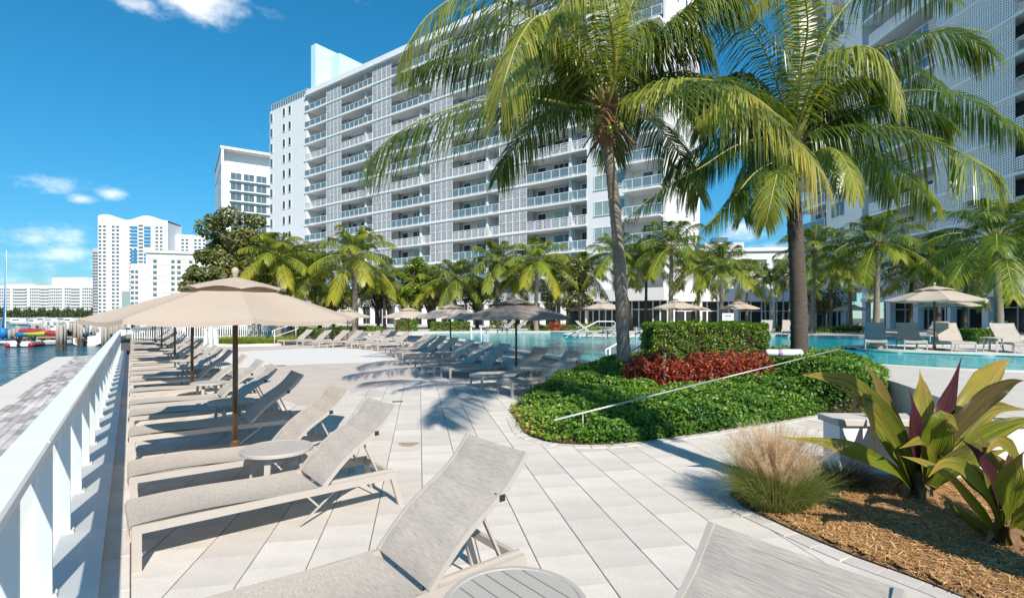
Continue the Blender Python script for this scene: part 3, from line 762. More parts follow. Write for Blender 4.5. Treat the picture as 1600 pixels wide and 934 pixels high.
# clipped boxwood hedge
def hedge(name, c, w, dpt, h, z0, rot, m, N, size, label, cat='hedge', rough=.05, group=None):
    root = thing(name, (c[0], c[1], z0), label, cat, rot, group)
    k = rng.integers(0, 5, N); U = rng.uniform(-1, 1, (N, 3)); p = U * np.array([w / 2, dpt / 2, h / 2]); nr = np.zeros((N, 3))
    area = np.array([w * dpt, w * h, w * h, dpt * h, dpt * h]); k = rng.choice(5, N, p=area / area.sum())
    for f, (ax, s) in enumerate(((2, 1), (1, -1), (1, 1), (0, -1), (0, 1))):
        q = k == f; p[q, ax] = s * np.array([w / 2, dpt / 2, h / 2])[ax]; nr[q, ax] = s
    # soft corners, uneven faces
    e = np.abs(p) / np.array([w / 2, dpt / 2, h / 2]); rr = np.linalg.norm(np.clip(e - .8, 0, 1), axis=1)
    p *= (1 - .35 * np.clip(rr - .2, 0, 1))[:, None]
    bump = rough * (lumps(p[:, 0] * 1.7 + p[:, 2], p[:, 1] + p[:, 2] * 2, 3.1, .4))
    p += nr * (bump - np.abs(rng.normal(0, rough * 1.2, N)))[:, None]; p[:, 2] += h / 2
    tint = np.clip(rng.beta(2, 2, N) * .8 + .15 * lumps(p[:, 0], p[:, 2] + p[:, 1], 4, .2), 0, 1)
    o = link('foliage', leaves_mesh('foliage', p, nr, size, m, .6, tint, .8, int(rng.integers(1e6))), root); o['kind'] = 'stuff'
    mb = MB(); mb.box(-w / 2 + .1, w / 2 - .1, -dpt / 2 + .1, dpt / 2 - .1, .12, h - .12); part('branch_core', mb, M['soil'], root)
    mb = MB()
    for q in range(5): mb.tube([(-w / 2 + (q + .5) * w / 5, 0, -.1), (-w / 2 + (q + .5) * w / 5, 0, .3)], .03, 6)
    part('stem', mb, M['bark'], root)
    return root
hedge('boxwood_hedge', (5.12, 13.75), 3.05, 1.25, 1.12, .5, .0, M['box'], 15000, .062, 'tall clipped boxy green hedge behind the red-leaved shrubs', rough=.045)
# red-leaved shrubs: clumps in a row in front of the hedge
rc = RC
for k, (cx, cy) in enumerate(rc):
    root = thing('red_shrub', (cx, cy, float(zA(cx, cy)) + .02), 'coppery red-leaved shrub before the boxy hedge, %s from the left in its row' % ORD[[1, 3, 4, 5, 7, 8, 9, 10, 2, 0, 6][k]], 'shrub', 0, 'red-leaved shrubs before the clipped hedge')
    N = 620; hh = rng.uniform(.66, .86)
    a = rng.uniform(0, 2 * np.pi, N); rr = .34 * np.sqrt(rng.uniform(0, 1, N)); zz = hh * rng.uniform(.08, 1, N) ** .6 * (1 - .35 * (rr / .34) ** 2)
    p = np.stack([rr * np.cos(a), rr * np.sin(a), zz], 1); nr = np.stack([np.cos(a) * .5, np.sin(a) * .5 - .3, np.full(N, .5)], 1)
    o = link('foliage', leaves_mesh('foliage', p, nr, .095, M['red'], .36, np.clip(rng.beta(1.5, 2.2, N) * .85 + .3 * zz / hh - .15, 0, 1), .7, k + 40), root); o['kind'] = 'stuff'
    mb = MB()
    for q in range(6):
        b = rng.uniform(0, 6.28); mb.tube([(0, 0, 0), (.1 * math.cos(b), .1 * math.sin(b), hh * .4), (.24 * math.cos(b), .24 * math.sin(b), hh * .85)], [.009, .006, .003], 5)
    o = part('stem', mb, M['bark'], root); o['kind'] = 'stuff'

# fountain grass
gx, gy = 2.46, 4.78
fg = thing('fountain_grass', (gx, gy, .03), 'clump of fountain grass with tan feathery plumes at the bed edge', 'ornamental grass')
N = 5200; a = rng.uniform(0, 2 * np.pi, N); rr = .24 * np.sqrt(rng.uniform(0, 1, N)); out_ = rng.uniform(.08, .72, N)
b = np.stack([rr * np.cos(a), rr * np.sin(a), np.zeros(N)], 1); d = np.stack([np.cos(a) * out_, np.sin(a) * out_, np.ones(N)], 1)
me = blades_mesh('blade', b, d, rng.uniform(.30, .76, N), rng.uniform(.004, .0075, N), rng.uniform(.15, .6, N), M['grass'], np.clip(rng.beta(2, 2.2, N) + .25 * (d[:, 0] < 0) * 0, 0, 1), segs=5)
o = link('blade', me, fg); o['kind'] = 'stuff'
N = 780; a = rng.uniform(0, 2 * np.pi, N); out_ = rng.uniform(.04, .66, N)
d0 = np.stack([np.cos(a) * out_, np.sin(a) * out_, np.ones(N)], 1); L0 = rng.uniform(.42, .90, N)
me = blades_mesh('plume_stem', np.zeros((N, 3)) + d0 * .05, d0, L0, np.full(N, .003), rng.uniform(.08, .3, N), M['plume'], rng.uniform(.1, .6, N), segs=5)
o = link('plume_stem', me, fg); o['kind'] = 'stuff'
K = 90; dn = norm(d0); q = rng.uniform(.5, 1.08, (N, K)); dr_ = .18
base = dn[:, None, :] * (L0[:, None] * q)[..., None]; base[..., 2] -= dr_ * L0[:, None] * q ** 2
hd = dn.copy(); hd[:, 2] = 0; base += hd[:, None, :] * (dr_ * .5 * L0[:, None] * q ** 2)[..., None]
base = base.reshape(-1, 3); NN = len(base); dd = rng.normal(0, 1, (NN, 3)) + np.repeat(dn, K, 0) * .8
me = blades_mesh('plume', base, dd, rng.uniform(.02, .055, NN), rng.uniform(.0014, .0028, NN), np.zeros(NN), M['plume'], rng.beta(2, 1.6, NN), segs=1)
o = link('plume', me, fg); o['kind'] = 'stuff'
dg2 = thing('dry_grass', (3.42, 5.3, .04), 'small dark dry grass clump against the end of the planter wall', 'ornamental grass')
N = 1500; a = rng.uniform(0, 2 * np.pi, N); out_ = rng.uniform(.1, .9, N); d = np.stack([np.cos(a) * out_, np.sin(a) * out_, np.ones(N)], 1)
me = blades_mesh('blade', np.stack([np.cos(a) * .12, np.sin(a) * .12, np.zeros(N)], 1), d, rng.uniform(.2, .5, N), np.full(N, .0045), rng.uniform(.2, .7, N), leafmat('dry_grass_blade', [(.04, .03, .015), (.12, .09, .04), (.26, .2, .1)], .7, .2), rng.uniform(0, 1, N), segs=4)
o = link('blade', me, dg2); o['kind'] = 'stuff'

# big strap-leaved plants (purple and yellow-green leaves)
def crinum_leafmat():
    m = bpy.data.materials.new('strap_leaf'); m.use_nodes = True
    n, l = m.node_tree.nodes, m.node_tree.links; b = n['Principled BSDF']; out = n['Material Output']
    b.inputs['Roughness'].default_value = .33
    at = n.new('ShaderNodeAttribute'); at.attribute_name = 'along'; ak = n.new('ShaderNodeAttribute'); ak.attribute_name = 'purple'; ay = n.new('ShaderNodeAttribute'); ay.attribute_name = 'yellow'; ac = n.new('ShaderNodeAttribute'); ac.attribute_name = 'across'
    st = n.new('ShaderNodeCombineXYZ'); l.new(ac.outputs['Fac'], st.inputs[0]); l.new(at.outputs['Fac'], st.inputs[1]); l.new(ak.outputs['Fac'], st.inputs[2])
    mp = n.new('ShaderNodeMapping'); mp.inputs['Scale'].default_value = (11, 1.2, 3); l.new(st.outputs[0], mp.inputs[0])
    nz = n.new('ShaderNodeTexNoise'); nz.inputs['Scale'].default_value = 1.6; nz.inputs['Detail'].default_value = 4; l.new(mp.outputs[0], nz.inputs['Vector'])
    g = n.new('ShaderNodeValToRGB'); e = g.color_ramp.elements; e[0].position = .36; e[0].color = (.05, .115, .014, 1); e[1].position = .64; e[1].color = (.36, .42, .03, 1); l.new(nz.outputs[0], g.inputs[0])
    ye = n.new('ShaderNodeValToRGB'); e = ye.color_ramp.elements; e[0].position = .3; e[0].color = (.70, .50, .05, 1); e[1].position = .8; e[1].color = (.66, .34, .14, 1); l.new(nz.outputs[0], ye.inputs[0])
    pu = n.new('ShaderNodeValToRGB'); e = pu.color_ramp.elements; e[0].position = .3; e[0].color = (.035, .012, .016, 1); e[1].position = .8; e[1].color = (.20, .06, .07, 1); l.new(nz.outputs[0], pu.inputs[0])
    f = n.new('ShaderNodeMath'); f.operation = 'MULTIPLY_ADD'; l.new(at.outputs['Fac'], f.inputs[0]); f.inputs[1].default_value = .9; f.inputs[2].default_value = -.75; 
    f2 = n.new('ShaderNodeMath'); f2.operation = 'ADD'; l.new(f.outputs[0], f2.inputs[0]); l.new(ay.outputs['Fac'], f2.inputs[1])
    f3 = n.new('ShaderNodeMath'); f3.operation = 'MULTIPLY_ADD'; l.new(nz.outputs[0], f3.inputs[0]); f3.inputs[1].default_value = 2.6; f3.inputs[2].default_value = -1.3
    f4 = n.new('ShaderNodeMath'); f4.operation = 'ADD'; f4.use_clamp = True; l.new(f2.outputs[0], f4.inputs[0]); l.new(f3.outputs[0], f4.inputs[1])
    m1 = n.new('ShaderNodeMix'); m1.data_type = 'RGBA'; l.new(f4.outputs[0], m1.inputs['Factor']); l.new(g.outputs[0], m1.inputs['A']); l.new(ye.outputs[0], m1.inputs['B'])
    m2 = n.new('ShaderNodeMix'); m2.data_type = 'RGBA'; ge = n.new('ShaderNodeNewGeometry'); bk = n.new('ShaderNodeMath'); bk.operation = 'MULTIPLY'; bk.inputs[1].default_value = .75; l.new(ge.outputs['Backfacing'], bk.inputs[0])
    pm = n.new('ShaderNodeMath'); pm.operation = 'MAXIMUM'; l.new(ak.outputs['Fac'], pm.inputs[0]); l.new(bk.outputs[0], pm.inputs[1]); l.new(pm.outputs[0], m2.inputs['Factor']); l.new(m1.outputs['Result'], m2.inputs['A']); l.new(pu.outputs[0], m2.inputs['B'])
    l.new(m2.outputs['Result'], b.inputs['Base Color'])
    # parallel veins
    wv = n.new('ShaderNodeMath'); wv.operation = 'SINE'; wm = n.new('ShaderNodeMath'); wm.operation = 'MULTIPLY'; wm.inputs[1].default_value = 70; l.new(ac.outputs['Fac'], wm.inputs[0]); l.new(wm.outputs[0], wv.inputs[0])
    bu = n.new('ShaderNodeBump'); bu.inputs['Strength'].default_value = .5; bu.inputs['Distance'].default_value = .006; l.new(wv.outputs[0], bu.inputs['Height']); l.new(bu.outputs[0], b.inputs['Normal'])
    tr = n.new('ShaderNodeBsdfTranslucent'); l.new(m2.outputs['Result'], tr.inputs[0]); mx = n.new('ShaderNodeMixShader'); mx.inputs[0].default_value = .42
    l.new(b.outputs[0], mx.inputs[1]); l.new(tr.outputs[0], mx.inputs[2]); l.new(mx.outputs[0], out.inputs[0])
    return m
M['strap'] = crinum_leafmat()
def strap_leaf(parent, org, pts, w, purple=0, yellow=.1, fold=.25, facing=(0, -1, .6)):
    """pts: base to tip, world points; the blade is folded along its midrib and waves at the edges"""
    c = catmull(pts, 18); fac = Vector(facing); rows = []; al, ac = [], []
    seed = random.random() * 9
    for i, p in enumerate(c):
        q = i / 18; t = (c[min(i + 1, 18)] - c[max(i - 1, 0)]).normalized(); s = t.cross(fac).normalized(); nn = s.cross(t)
        ww = w * (.30 + 1.05 * math.sin(math.pi * min(1, .12 + q * .78)) ** 1.1) * (1 - max(0, q - .62) / .38 * .93) * .72
        row = []
        for k in range(7):
            u = (k - 3) / 3
            row.append(p - Vector(org) + s * u * ww / 2 + nn * (abs(u) ** 1.4 * fold * ww * (1 - .5 * q) + .15 * ww * u * u * math.sin(11 * q + seed + u * 1.5) + .05 * ww * abs(u) * math.sin(23 * q + seed * 3)))
            al.append(q); ac.append(u)
        rows.append(row)
    mb = MB(); mb.grid(rows); me = mb.mesh('leaf', M['strap'], True)
    for nm, val in (('along', al), ('across', ac), ('purple', [purple] * len(al)), ('yellow', [yellow] * len(al))):
        a = me.attributes.new(nm, 'FLOAT', 'POINT'); a.data.foreach_set('value', val)
    return link('leaf', me, parent)
def strap_plant(name, base, label, leaves, z0, extra=9):
    org = Vector((base[0], base[1], z0)); root = thing(name, org, label, 'plant')
    mb = MB(); mb.tube([(0, 0, -.06), (.01, 0, .05), (-.01, .0, .16), (0, 0, .27)], [.085, .075, .065, .05], 10); part('stem', mb, M['husk'], root, True)
    for k in range(9):
        b = k * 2.4; L = random.uniform(.12, .24)
        rows = [[Vector((math.cos(b) * (.06 + q * L), math.sin(b) * (.06 + q * L), .14 + .04 * k / 9 - q * q * .2)) + Vector((-math.sin(b), math.cos(b), 0)) * s * .035 * (1 - q * .7) for s in (-1, 0, 1)] for q in (0, .35, .7, 1)]
        part('dry_sheath', MB().grid(rows), M['husk'], root)
    for k in range(extra):
        a = -1.1 + 2.9 * ((k * .618) % 1); L = random.uniform(.55, .95); o_ = random.uniform(.35, 1.0); dd = Vector((math.cos(a), math.sin(a) * .8 + .25, 0)); b0 = org + Vector((0, 0, .12))
        pts = [b0 + dd * (L * q * o_) + Vector((0, 0, L * (q * 1.05 - .55 * o_ * q * q))) for q in (0, .25, .5, .75, 1)]
        strap_leaf(root, org, pts, random.uniform(.11, .17), random.choice((0, .3, .9)), random.uniform(.1, .5))
    for (pp, w, pu, ye) in leaves:
        dY = [x[2] for x in pp]
        pts = [P(x[0], x[1], base[1] + x[2]) for x in pp]
        strap_leaf(root, org, pts, w * 1.16, min(1, pu * 1.25), ye + .02)
    return root
L1 = [([(1432, 770, 0), (1405, 690, -.05), (1340, 610, -.1), (1290, 590, -.12), (1255, 586, -.16)], .17, .12, .45),
      ([(1434, 770, 0), (1420, 700, .1), (1385, 630, .18), (1366, 590, .22), (1347, 557, .26)], .10, .35, .62),
      ([(1436, 770, 0), (1438, 690, .12), (1440, 620, .24), (1437, 577, .3)], .17, .0, .5),
      ([(1434, 770, 0), (1432, 710, .02), (1428, 650, .03), (1421, 606, .02)], .12, 1.0, .0),
      ([(1438, 770, 0), (1448, 700, .05), (1478, 630, .1), (1503, 557, .12)], .15, .9, .1),
      ([(1440, 765, 0), (1470, 690, .15), (1520, 615, .3), (1556, 575, .42), (1580, 561, .5)], .20, .0, .62),
      ([(1440, 768, 0), (1475, 690, -.02), (1530, 630, -.04), (1575, 600, -.1), (1600, 594, -.14)], .14, .55, .05),
      ([(1440, 765, -.02), (1450, 715, -.16), (1462, 672, -.26), (1480, 655, -.34), (1497, 672, -.42)], .22, .0, .22),
      ([(1432, 772, 0), (1395, 735, -.1), (1335, 706, -.2), (1275, 690, -.24), (1222, 683, -.3)], .13, .0, .35),
      ([(1430, 768, 0), (1395, 700, -.1), (1360, 635, -.2), (1352, 625, -.24), (1362, 660, -.3), (1368, 712, -.32)], .09, .0, .75),
      ([(1431, 768, 0), (1405, 710, -.12), (1370, 650, -.2), (1335, 620, -.22), (1300, 600, -.2)], .12, .1, .5),
      ([(1428, 770, 0), (1400, 715, .1), (1370, 665, .15), (1345, 640, .2)], .12, .1, .15),
      ([(1442, 768, 0), (1490, 720, .02), (1540, 680, 0), (1590, 660, -.06), (1640, 655, -.1)], .15, .05, .15),
      ([(1442, 770, 0), (1480, 735, -.12), (1530, 715, -.2), (1580, 700, -.22)], .13, .0, .2),
      ([(1436, 772, 0), (1455, 720, -.16), (1440, 690, -.25), (1405, 700, -.32)], .12, .0, .4),
      ([(1440, 766, 0), (1490, 690, .25), (1545, 640, .42), (1610, 640, .55)], .17, .15, .4),
      ([(1434, 770, 0), (1440, 740, .0), (1443, 705, 0), (1442, 675, 0)], .07, 1, .0)]
strap_plant('strap_leaf_plant', (3.87, 4.87), 'large strap-leaved plant with purple centre leaves before the planter wall', L1, .06)
L2 = [([(1566, 850, 0), (1530, 800, -.06), (1480, 745, -.12), (1440, 722, -.15), (1408, 712, -.18)], .075, .0, .55),
      ([(1566, 850, 0), (1548, 790, -.1), (1510, 738, -.18), (1475, 724, -.25), (1450, 745, -.32)], .10, .0, .42),
      ([(1568, 845, 0), (1560, 780, .02), (1535, 720, .04), (1498, 682, .02)], .10, .85, .1),
      ([(1570, 845, 0), (1568, 780, -.1), (1578, 730, -.16), (1600, 705, -.25)], .17, .0, .3),
      ([(1572, 848, 0), (1600, 780, -.06), (1640, 720, -.1)], .15, .1, .4),
      ([(1568, 845, 0), (1555, 770, .12), (1540, 710, .2), (1528, 672, .24)], .12, .3, .45),
      ([(1570, 845, 0), (1580, 770, .1), (1582, 715, .12), (1560, 690, .05), (1537, 712, -.02)], .13, .0, .5),
      ([(1574, 850, 0), (1610, 815, -.1), (1650, 800, -.16)], .12, .0, .2),
      ([(1568, 850, 0), (1590, 800, -.2), (1620, 775, -.32)], .12, .0, .25),
      ([(1560, 850, 0), (1530, 825, .12), (1495, 800, .2), (1478, 775, .25)], .09, .1, .1),
      ([(1570, 846, 0), (1605, 760, .2), (1660, 690, .3)], .14, .5, .2)]
strap_plant('strap_leaf_plant', (3.75, 3.88), 'smaller strap-leaved plant with yellow-green leaves in the mulch at right', L2, .07)
# ------------------------------------------------------------------ palms
def frond_mesh(pts, n=60, L=.75, droop=.7, w=.034, seed=0, yellow=.3, mleaf='palm', org=(0, 0, 0), r0=.022, start=.14, spread=1.0):
    r = np.random.default_rng(seed); K = 40
    org = Vector(org); c = [p - org for p in catmull(pts, K)]
    mb = MB(); mb.tube(c, [r0 * (1 - .86 * k / K) for k in range(K + 1)], 6)
    nst = len(mb.v); tint = [.0] * nst; mb.mi = 1
    up = Vector((0, 0, 1))
    for i in range(n):
        u = start + (1 - start) * (i + .5) / n
        for sgn in (-1, 1):
            uu = min(.999, max(0, u + r.normal(0, .004)))
            k = uu * K; k0 = min(int(k), K - 1); p = c[k0].lerp(c[k0 + 1], k - k0); T = (c[k0 + 1] - c[max(k0 - 1, 0)]).normalized()
            S = T.cross(up)
            if S.length < .15: S = T.cross(Vector((.3, 1, 0)))
            S.normalize(); N = S.cross(T)
            v = (u - start) / (1 - start); fw = (.45 + .9 * v ** 1.6) * spread
            d = (S * sgn * 1.0 + T * fw + N * (.28 - .25 * v) + Vector(r.normal(0, .07, 3))).normalized()
            ll = L * (.45 + 1.1 * math.sin(math.pi * min(1, .12 + .72 * v))) * .66 * (1 - .35 * max(0, v - .85) / .15) * r.uniform(.9, 1.08)
            dr = droop * r.uniform(.75, 1.25); ww = w * r.uniform(.8, 1.15); wd = (T - d * T.dot(d)).normalized()
            base = len(mb.v); rows = []
            for q, wf in ((0, .55), (.3, 1.0), (.65, .72), (1.0, .06)):
                b = d * (ll * q) ; b = b + Vector((0, 0, -1)) * (dr * ll * q ** 1.9)
                if q > 0: b = b * (ll * q / max(b.length, 1e-6)) if b.length > ll * q * 1.15 else b
                pp = p + b
                rows.append((pp - wd * ww * wf / 2, pp + wd * ww * wf / 2))
            mb.add([x for rw in rows for x in rw], [(0, 1, 3, 2), (2, 3, 5, 4), (4, 5, 7, 6)])
            tv = float(np.clip(yellow + .35 * (v - .5) * 1.0 + r.normal(0, .13), 0, 1)); tint += [tv * .9, tv * .9, tv, tv, tv, tv, min(1, tv + .1), min(1, tv + .1)]
    me = mb.mesh('frond', [M['petiole'], M[mleaf]])
    a = me.attributes.new('tint', 'FLOAT', 'POINT'); a.data.foreach_set('value', tint)
    return me
def trunk_part(root, pts, rads, m, rings=70, label=None):
    c = catmull(pts, rings); rr = []
    for k in range(rings + 1):
        u = k / rings * (len(rads) - 1); i = min(int(u), len(rads) - 2); rr.append((rads[i] * (1 - u + i) + rads[i + 1] * (u - i)) * (1 + (.055 if k % 2 else -.035) + random.uniform(-.02, .02)))
    mb = MB(); mb.tube(c, rr, 14); return part('trunk', mb, m, root, True)
def fan(h, n, L, rise, tipdrop, seed, el0=70, el1=-25):
    r = np.random.default_rng(seed); out = []
    for k in range(n):
        a = k * 2.399 + r.uniform(-.2, .2); el = R(el0 + (el1 - el0) * (k + .5) / n); l = L * r.uniform(.85, 1.1)
        d = Vector((math.cos(a), math.sin(a), 0)); pts = []
        for q in (0.03, .3, .6, .85, 1.0):
            pts.append(Vector((0, 0, h)) + d * (l * q * math.cos(el) * (1 - .12 * q) + .06) + Vector((0, 0, l * (q * math.sin(el) - tipdrop * q * q))))
        out.append(pts)
    return out
def palm_from_photo(label, base, trunk_px, rads, crown, fronds, tm, nut=True, seed=1, extra=17):
    org = Vector(base); root = thing('coconut_palm', org, label, 'palm tree')
    trunk_part(root, [Vector((0, 0, -.1))] + [P(*t) - org for t in trunk_px], rads, tm)
    cc = P(*crown) - org
    # old leaf bases and fibre below the crown
    for k in range(26):
        b = k * 2.399; h = -.85 + .038 * k; L = .34 + .14 * (k % 3)
        d = Vector((math.cos(b), math.sin(b), 0)); s = Vector((-math.sin(b), math.cos(b), 0))
        rows = [[cc + Vector((0, 0, h)) + d * (.12 + q * L) + Vector((0, 0, .5 * q * L + (-1.2 * q * q * L if k < 13 else .9 * q * L))) + s * e * .10 * (1.12 - q) + d * (-.03 * abs(e)) for e in (-1, 0, 1)] for q in (0, .35, .7, 1)]
        part('leaf_base', MB().grid(rows), M['husk'] if k < 19 else M['petiole'], root, True)
    mb = MB(); mb.lathe([(.13, -1.0), (.22, -.8), (.29, -.5), (.27, -.2), (.16, .1), (.05, .35)], 12, cc); part('fibre_heart', mb, M['husk'], root, True)
    if nut:
        for k in range(9):
            b = k * 2.399 + .5; q = cc + Vector((math.cos(b) * .3, math.sin(b) * .3 - .05, -.42 - .09 * (k % 4)))
            mb = MB(); mb.lathe([(.0, -.13), (.055, -.11), (.085, -.02), (.075, .06), (.0, .12)], 9, q); part('coconut', mb, M['coconut'], root, True)
    for k, f in enumerate(fronds):
        pts, L, dr, ye = f[0], f[1], f[2], f[3]; ml = f[4] if len(f) > 4 else 'palm'
        wp = [P(x[0], x[1], base[1] + x[2]) for x in pts]
        st = org + cc + Vector((0, 0, -.05)) + ((wp[0] - org - cc) * .15)
        link('frond', frond_mesh([st] + wp, 132, L * 1.18, dr * 1.15, .034, seed * 50 + k, ye + .08, ml, org, r0=.034, start=.10), root)
    for k, pts in enumerate(fan(0, extra, 4.7, 0, .6, seed + 70, 78, 14)):
        dv = (pts[-1] - pts[0]).normalized()
        if dv.y < -.55: continue
        link('frond', frond_mesh([p + cc for p in pts], 112, 1.15, 1.15, .036, seed * 50 + 30 + k, .2 + .22 * (k % 3 == 0), 'palm', (0, 0, 0), r0=.03, start=.12), root)
    return root
p1 = (2.63, 12.0, .12)
XL = 1.12
F1 = [([(900, 165, -.5), (820, 152, -1.0), (740, 160, -1.4), (660, 187, -1.8), (612, 214, -2.0), (574, 246, -2.2)], 1.35, 1.2, .14),
      ([(900, 90, -.3), (820, 20, -.8), (735, -8, -1.2), (675, 20, -1.6), (640, 65, -1.8), (622, 100, -1.9)], 1.4, 1.15, .45),
      ([(925, 110, -.8), (885, 45, -1.6), (845, 25, -2.2), (815, 55, -2.7), (793, 110, -3.0), (782, 152, -3.1)], 1.3, 1.1, .55),
      ([(890, 150, .3), (820, 108, .8), (750, 90, 1.2), (690, 96, 1.5), (630, 115, 1.7)], .95, 1.0, .02),
      ([(905, 120, .6), (850, 60, 1.3), (780, 40, 1.9), (700, 70, 2.3), (640, 130, 2.5)], .95, 1.1, .1),
      ([(945, 80, .4), (935, 0, .8), (915, -70, 1.2), (880, -120, 1.5)], 1.0, .9, .25),
      ([(968, 80, .4), (990, 0, .8), (1030, -60, 1.2), (1075, -95, 1.5)], 1.0, 1.0, .15),
      ([(985, 110, -.2), (1025, 60, -.5), (1070, 18, -.7), (1115, -8, -1.0), (1170, -5, -1.2)], 1.1, 1.2, .22),
      ([(1000, 150, -1.0), (1060, 126, -2.2), (1130, 130, -3.1), (1190, 160, -3.7), (1240, 210, -4.1), (1278, 262, -4.4)], 1.45, 1.1, .62),
      ([(960, 110, -.9), (955, 40, -1.8), (935, -20, -2.6), (905, -30, -3.1), (870, 20, -3.5)], 1.1, 1.1, .4),
      ([(920, 60, -.6), (890, -40, -1.4), (830, -80, -2.0), (760, -60, -2.4)], 1.1, 1.1, .35),
      ([(985, 150, .5), (1040, 120, 1.2), (1090, 150, 1.8), (1110, 210, 2.1)], .9, 1.1, .15),
      ([(940, 160, .4), (915, 120, 1.0), (880, 130, 1.6), (850, 180, 1.9)], .8, 1.0, .02),
      ([(958, 130, 0), (965, 70, -.1), (975, 10, -.2), (980, -40, -.2)], .5, .25, .6)]
palm_from_photo('tall leaning coconut palm with grey trunk rising from the bed beside the red shrubs', p1,
                [(976, 590, 12), (973, 520, 12), (969, 430, 12), (962, 340, 12), (956, 280, 12), (950, 235, 12), (948, 195, 12)], [.22, .165, .15, .14, .13, .125, .12, .11], (948, 165, 12), F1, M['trunk'], True, 1)
p2 = (7.55, 13.5, .55)
F2 = [([(1270, 208, -.2), (1330, 197, -.5), (1400, 200, -.8), (1470, 224, -1.1), (1520, 250, -1.9), (1562, 274, -2.2)], 1.35, 1.15, .3),
      ([(1280, 190, .2), (1350, 158, .3), (1430, 141, .4), (1500, 150, .4), (1550, 178, .4), (1600, 205, .4)], 1.1, 1.1, .08),
      ([(1270, 160, -.4), (1320, 100, -.8), (1390, 70, -1.1), (1460, 51, -1.3), (1510, 58, -1.5), (1550, 85, -1.6)], 1.1, .8, .12),
      ([(1255, 170, -1), (1275, 118, -1.8), (1310, 82, -2.4), (1355, 74, -2.9), (1388, 100, -3.2), (1408, 165, -3.4)], .95, 1.15, .42),
      ([(1240, 140, .2), (1230, 60, .4), (1205, -20, .6), (1170, -80, .8)], 1.1, .9, .15),
      ([(1220, 150, -.4), (1190, 70, -.9), (1140, 15, -1.2), (1085, 5, -1.5), (1040, 40, -1.7)], 1.15, 1.15, .2),
      ([(1205, 215, -.2), (1150, 228, -.4), (1095, 262, -.6), (1040, 292, -.7), (972, 345, -.8)], .85, .8, .02),
      ([(1215, 250, -.6), (1180, 270, -1.0), (1145, 310, -1.2), (1105, 352, -1.3)], .8, .8, .15),
      ([(1262, 130, .6), (1300, 40, 1.1), (1350, -15, 1.5), (1420, -30, 1.8), (1490, 0, 2.1)], 1.1, .9, .1),
      ([(1225, 190, .5), (1180, 150, 1.0), (1120, 140, 1.5), (1070, 175, 1.9), (1040, 230, 2.1)], 1.0, 1.1, .1),
      ([(1250, 120, -.7), (1262, 40, -1.4), (1250, -25, -1.9), (1215, -40, -2.3), (1180, 10, -2.6)], 1.05, 1.1, .5),
      ([(1265, 240, -.8), (1300, 232, -1.4), (1325, 262, -1.9), (1338, 305, -2.1)], .7, 1.0, .4),
      ([(1225, 255, -1), (1215, 270, -1.5), (1205, 310, -1.8), (1196, 352, -1.9)], .7, .7, .5),
      ([(1265, 215, .8), (1320, 215, 1.5), (1370, 260, 2.0), (1395, 310, 2.2)], .95, 1.1, .05),
      ([(1230, 220, .7), (1190, 225, 1.3), (1160, 270, 1.7), (1150, 320, 1.9)], .9, 1.1, .05),
      ([(1245, 160, 0), (1250, 90, 0), (1248, 30, .1), (1244, -20, .1)], .5, .25, .5),
      ([(1275, 175, .8), (1330, 120, 1.6), (1400, 105, 2.3), (1460, 130, 2.7), (1500, 190, 3.0)], 1.0, 1.1, .03)]
palm_from_photo('tall coconut palm with dark trunk standing behind the ground cover at right', p2,
                [(1249, 560, 13.5), (1248, 480, 13.5), (1245, 400, 13.5), (1241, 330, 13.5), (1240, 280, 13.5), (1240, 235, 13.5)], [.25, .215, .205, .195, .18, .17, .15], (1240, 225, 13.5), F2, M['trunkdark'], True, 2, 22)

# a palm outside the picture at right throws the frond shadows seen on the paving
off = thing('coconut_palm', (3.95, 2.3, 0.02), 'coconut palm standing in the mulch bed just outside the picture at right', 'palm tree')
trunk_part(off, [(0, 0, -.1), (.05, .1, 2.5), (0, .2, 5), (-.1, .3, 9.3)], [.24, .17, .15, .13], M['trunk'])
for k, pts in enumerate(fan(9.3, 12, 4.2, 0, .5, 5, 66, -12)):
    link('frond', frond_mesh([p + Vector((-.1, .3, 0)) for p in pts], 84, 1.05, 1.0, .045, 300 + k, .2), off)

# palms across the pool: one set of fronds, each palm a copy with its own turn, size and trunk
def fan_meshes(seed, ml, yel, n=26, nl=64, L=3.2):
    return [frond_mesh(p, nl, .86, .75, .036, seed * 100 + k, yel + (.24 if k > n * .7 else 0) * (1 if ml == 'sunpalm' else .5), ml, r0=.028) for k, p in enumerate(fan(0, n, L, 0, .44, seed, 82, -24))]
SETS = {'sun': fan_meshes(3, 'sunpalm', .36), 'green': fan_meshes(4, 'palm', .28), 'mid': fan_meshes(6, 'sunpalm', .14)}
def bg_palm(px, py, Y, rad, kind, label, z0=UP, r0=.16, turn=0, lean=0, tm='trunk'):
    c = P(px, py, Y); base = Vector((c.x + lean, Y + .2, z0)); root = thing('coconut_palm', base, label, 'palm tree', 0, 'coconut palms beyond the pool')
    t = c - base; trunk_part(root, [(0, 0, -.2), t * .35 + Vector((lean * .1, 0, 0)), t * .7, t + Vector((0, 0, .1))], [r0 * 1.25, r0, r0 * .85, r0 * .75], M[tm], 20)
    s = rad / 2.6
    mb = MB(); mb.lathe([(.10, -.5), (.17, -.3), (.16, -.05), (.05, .3)], 9, t); part('fibre_heart', mb, M['husk'], root, True)
    for k, me in enumerate(SETS[kind]):
        o = link('frond', me, root, t); o.rotation_euler = (0, 0, turn); o.scale = (s, s, s * random.uniform(.9, 1.1))
    return root
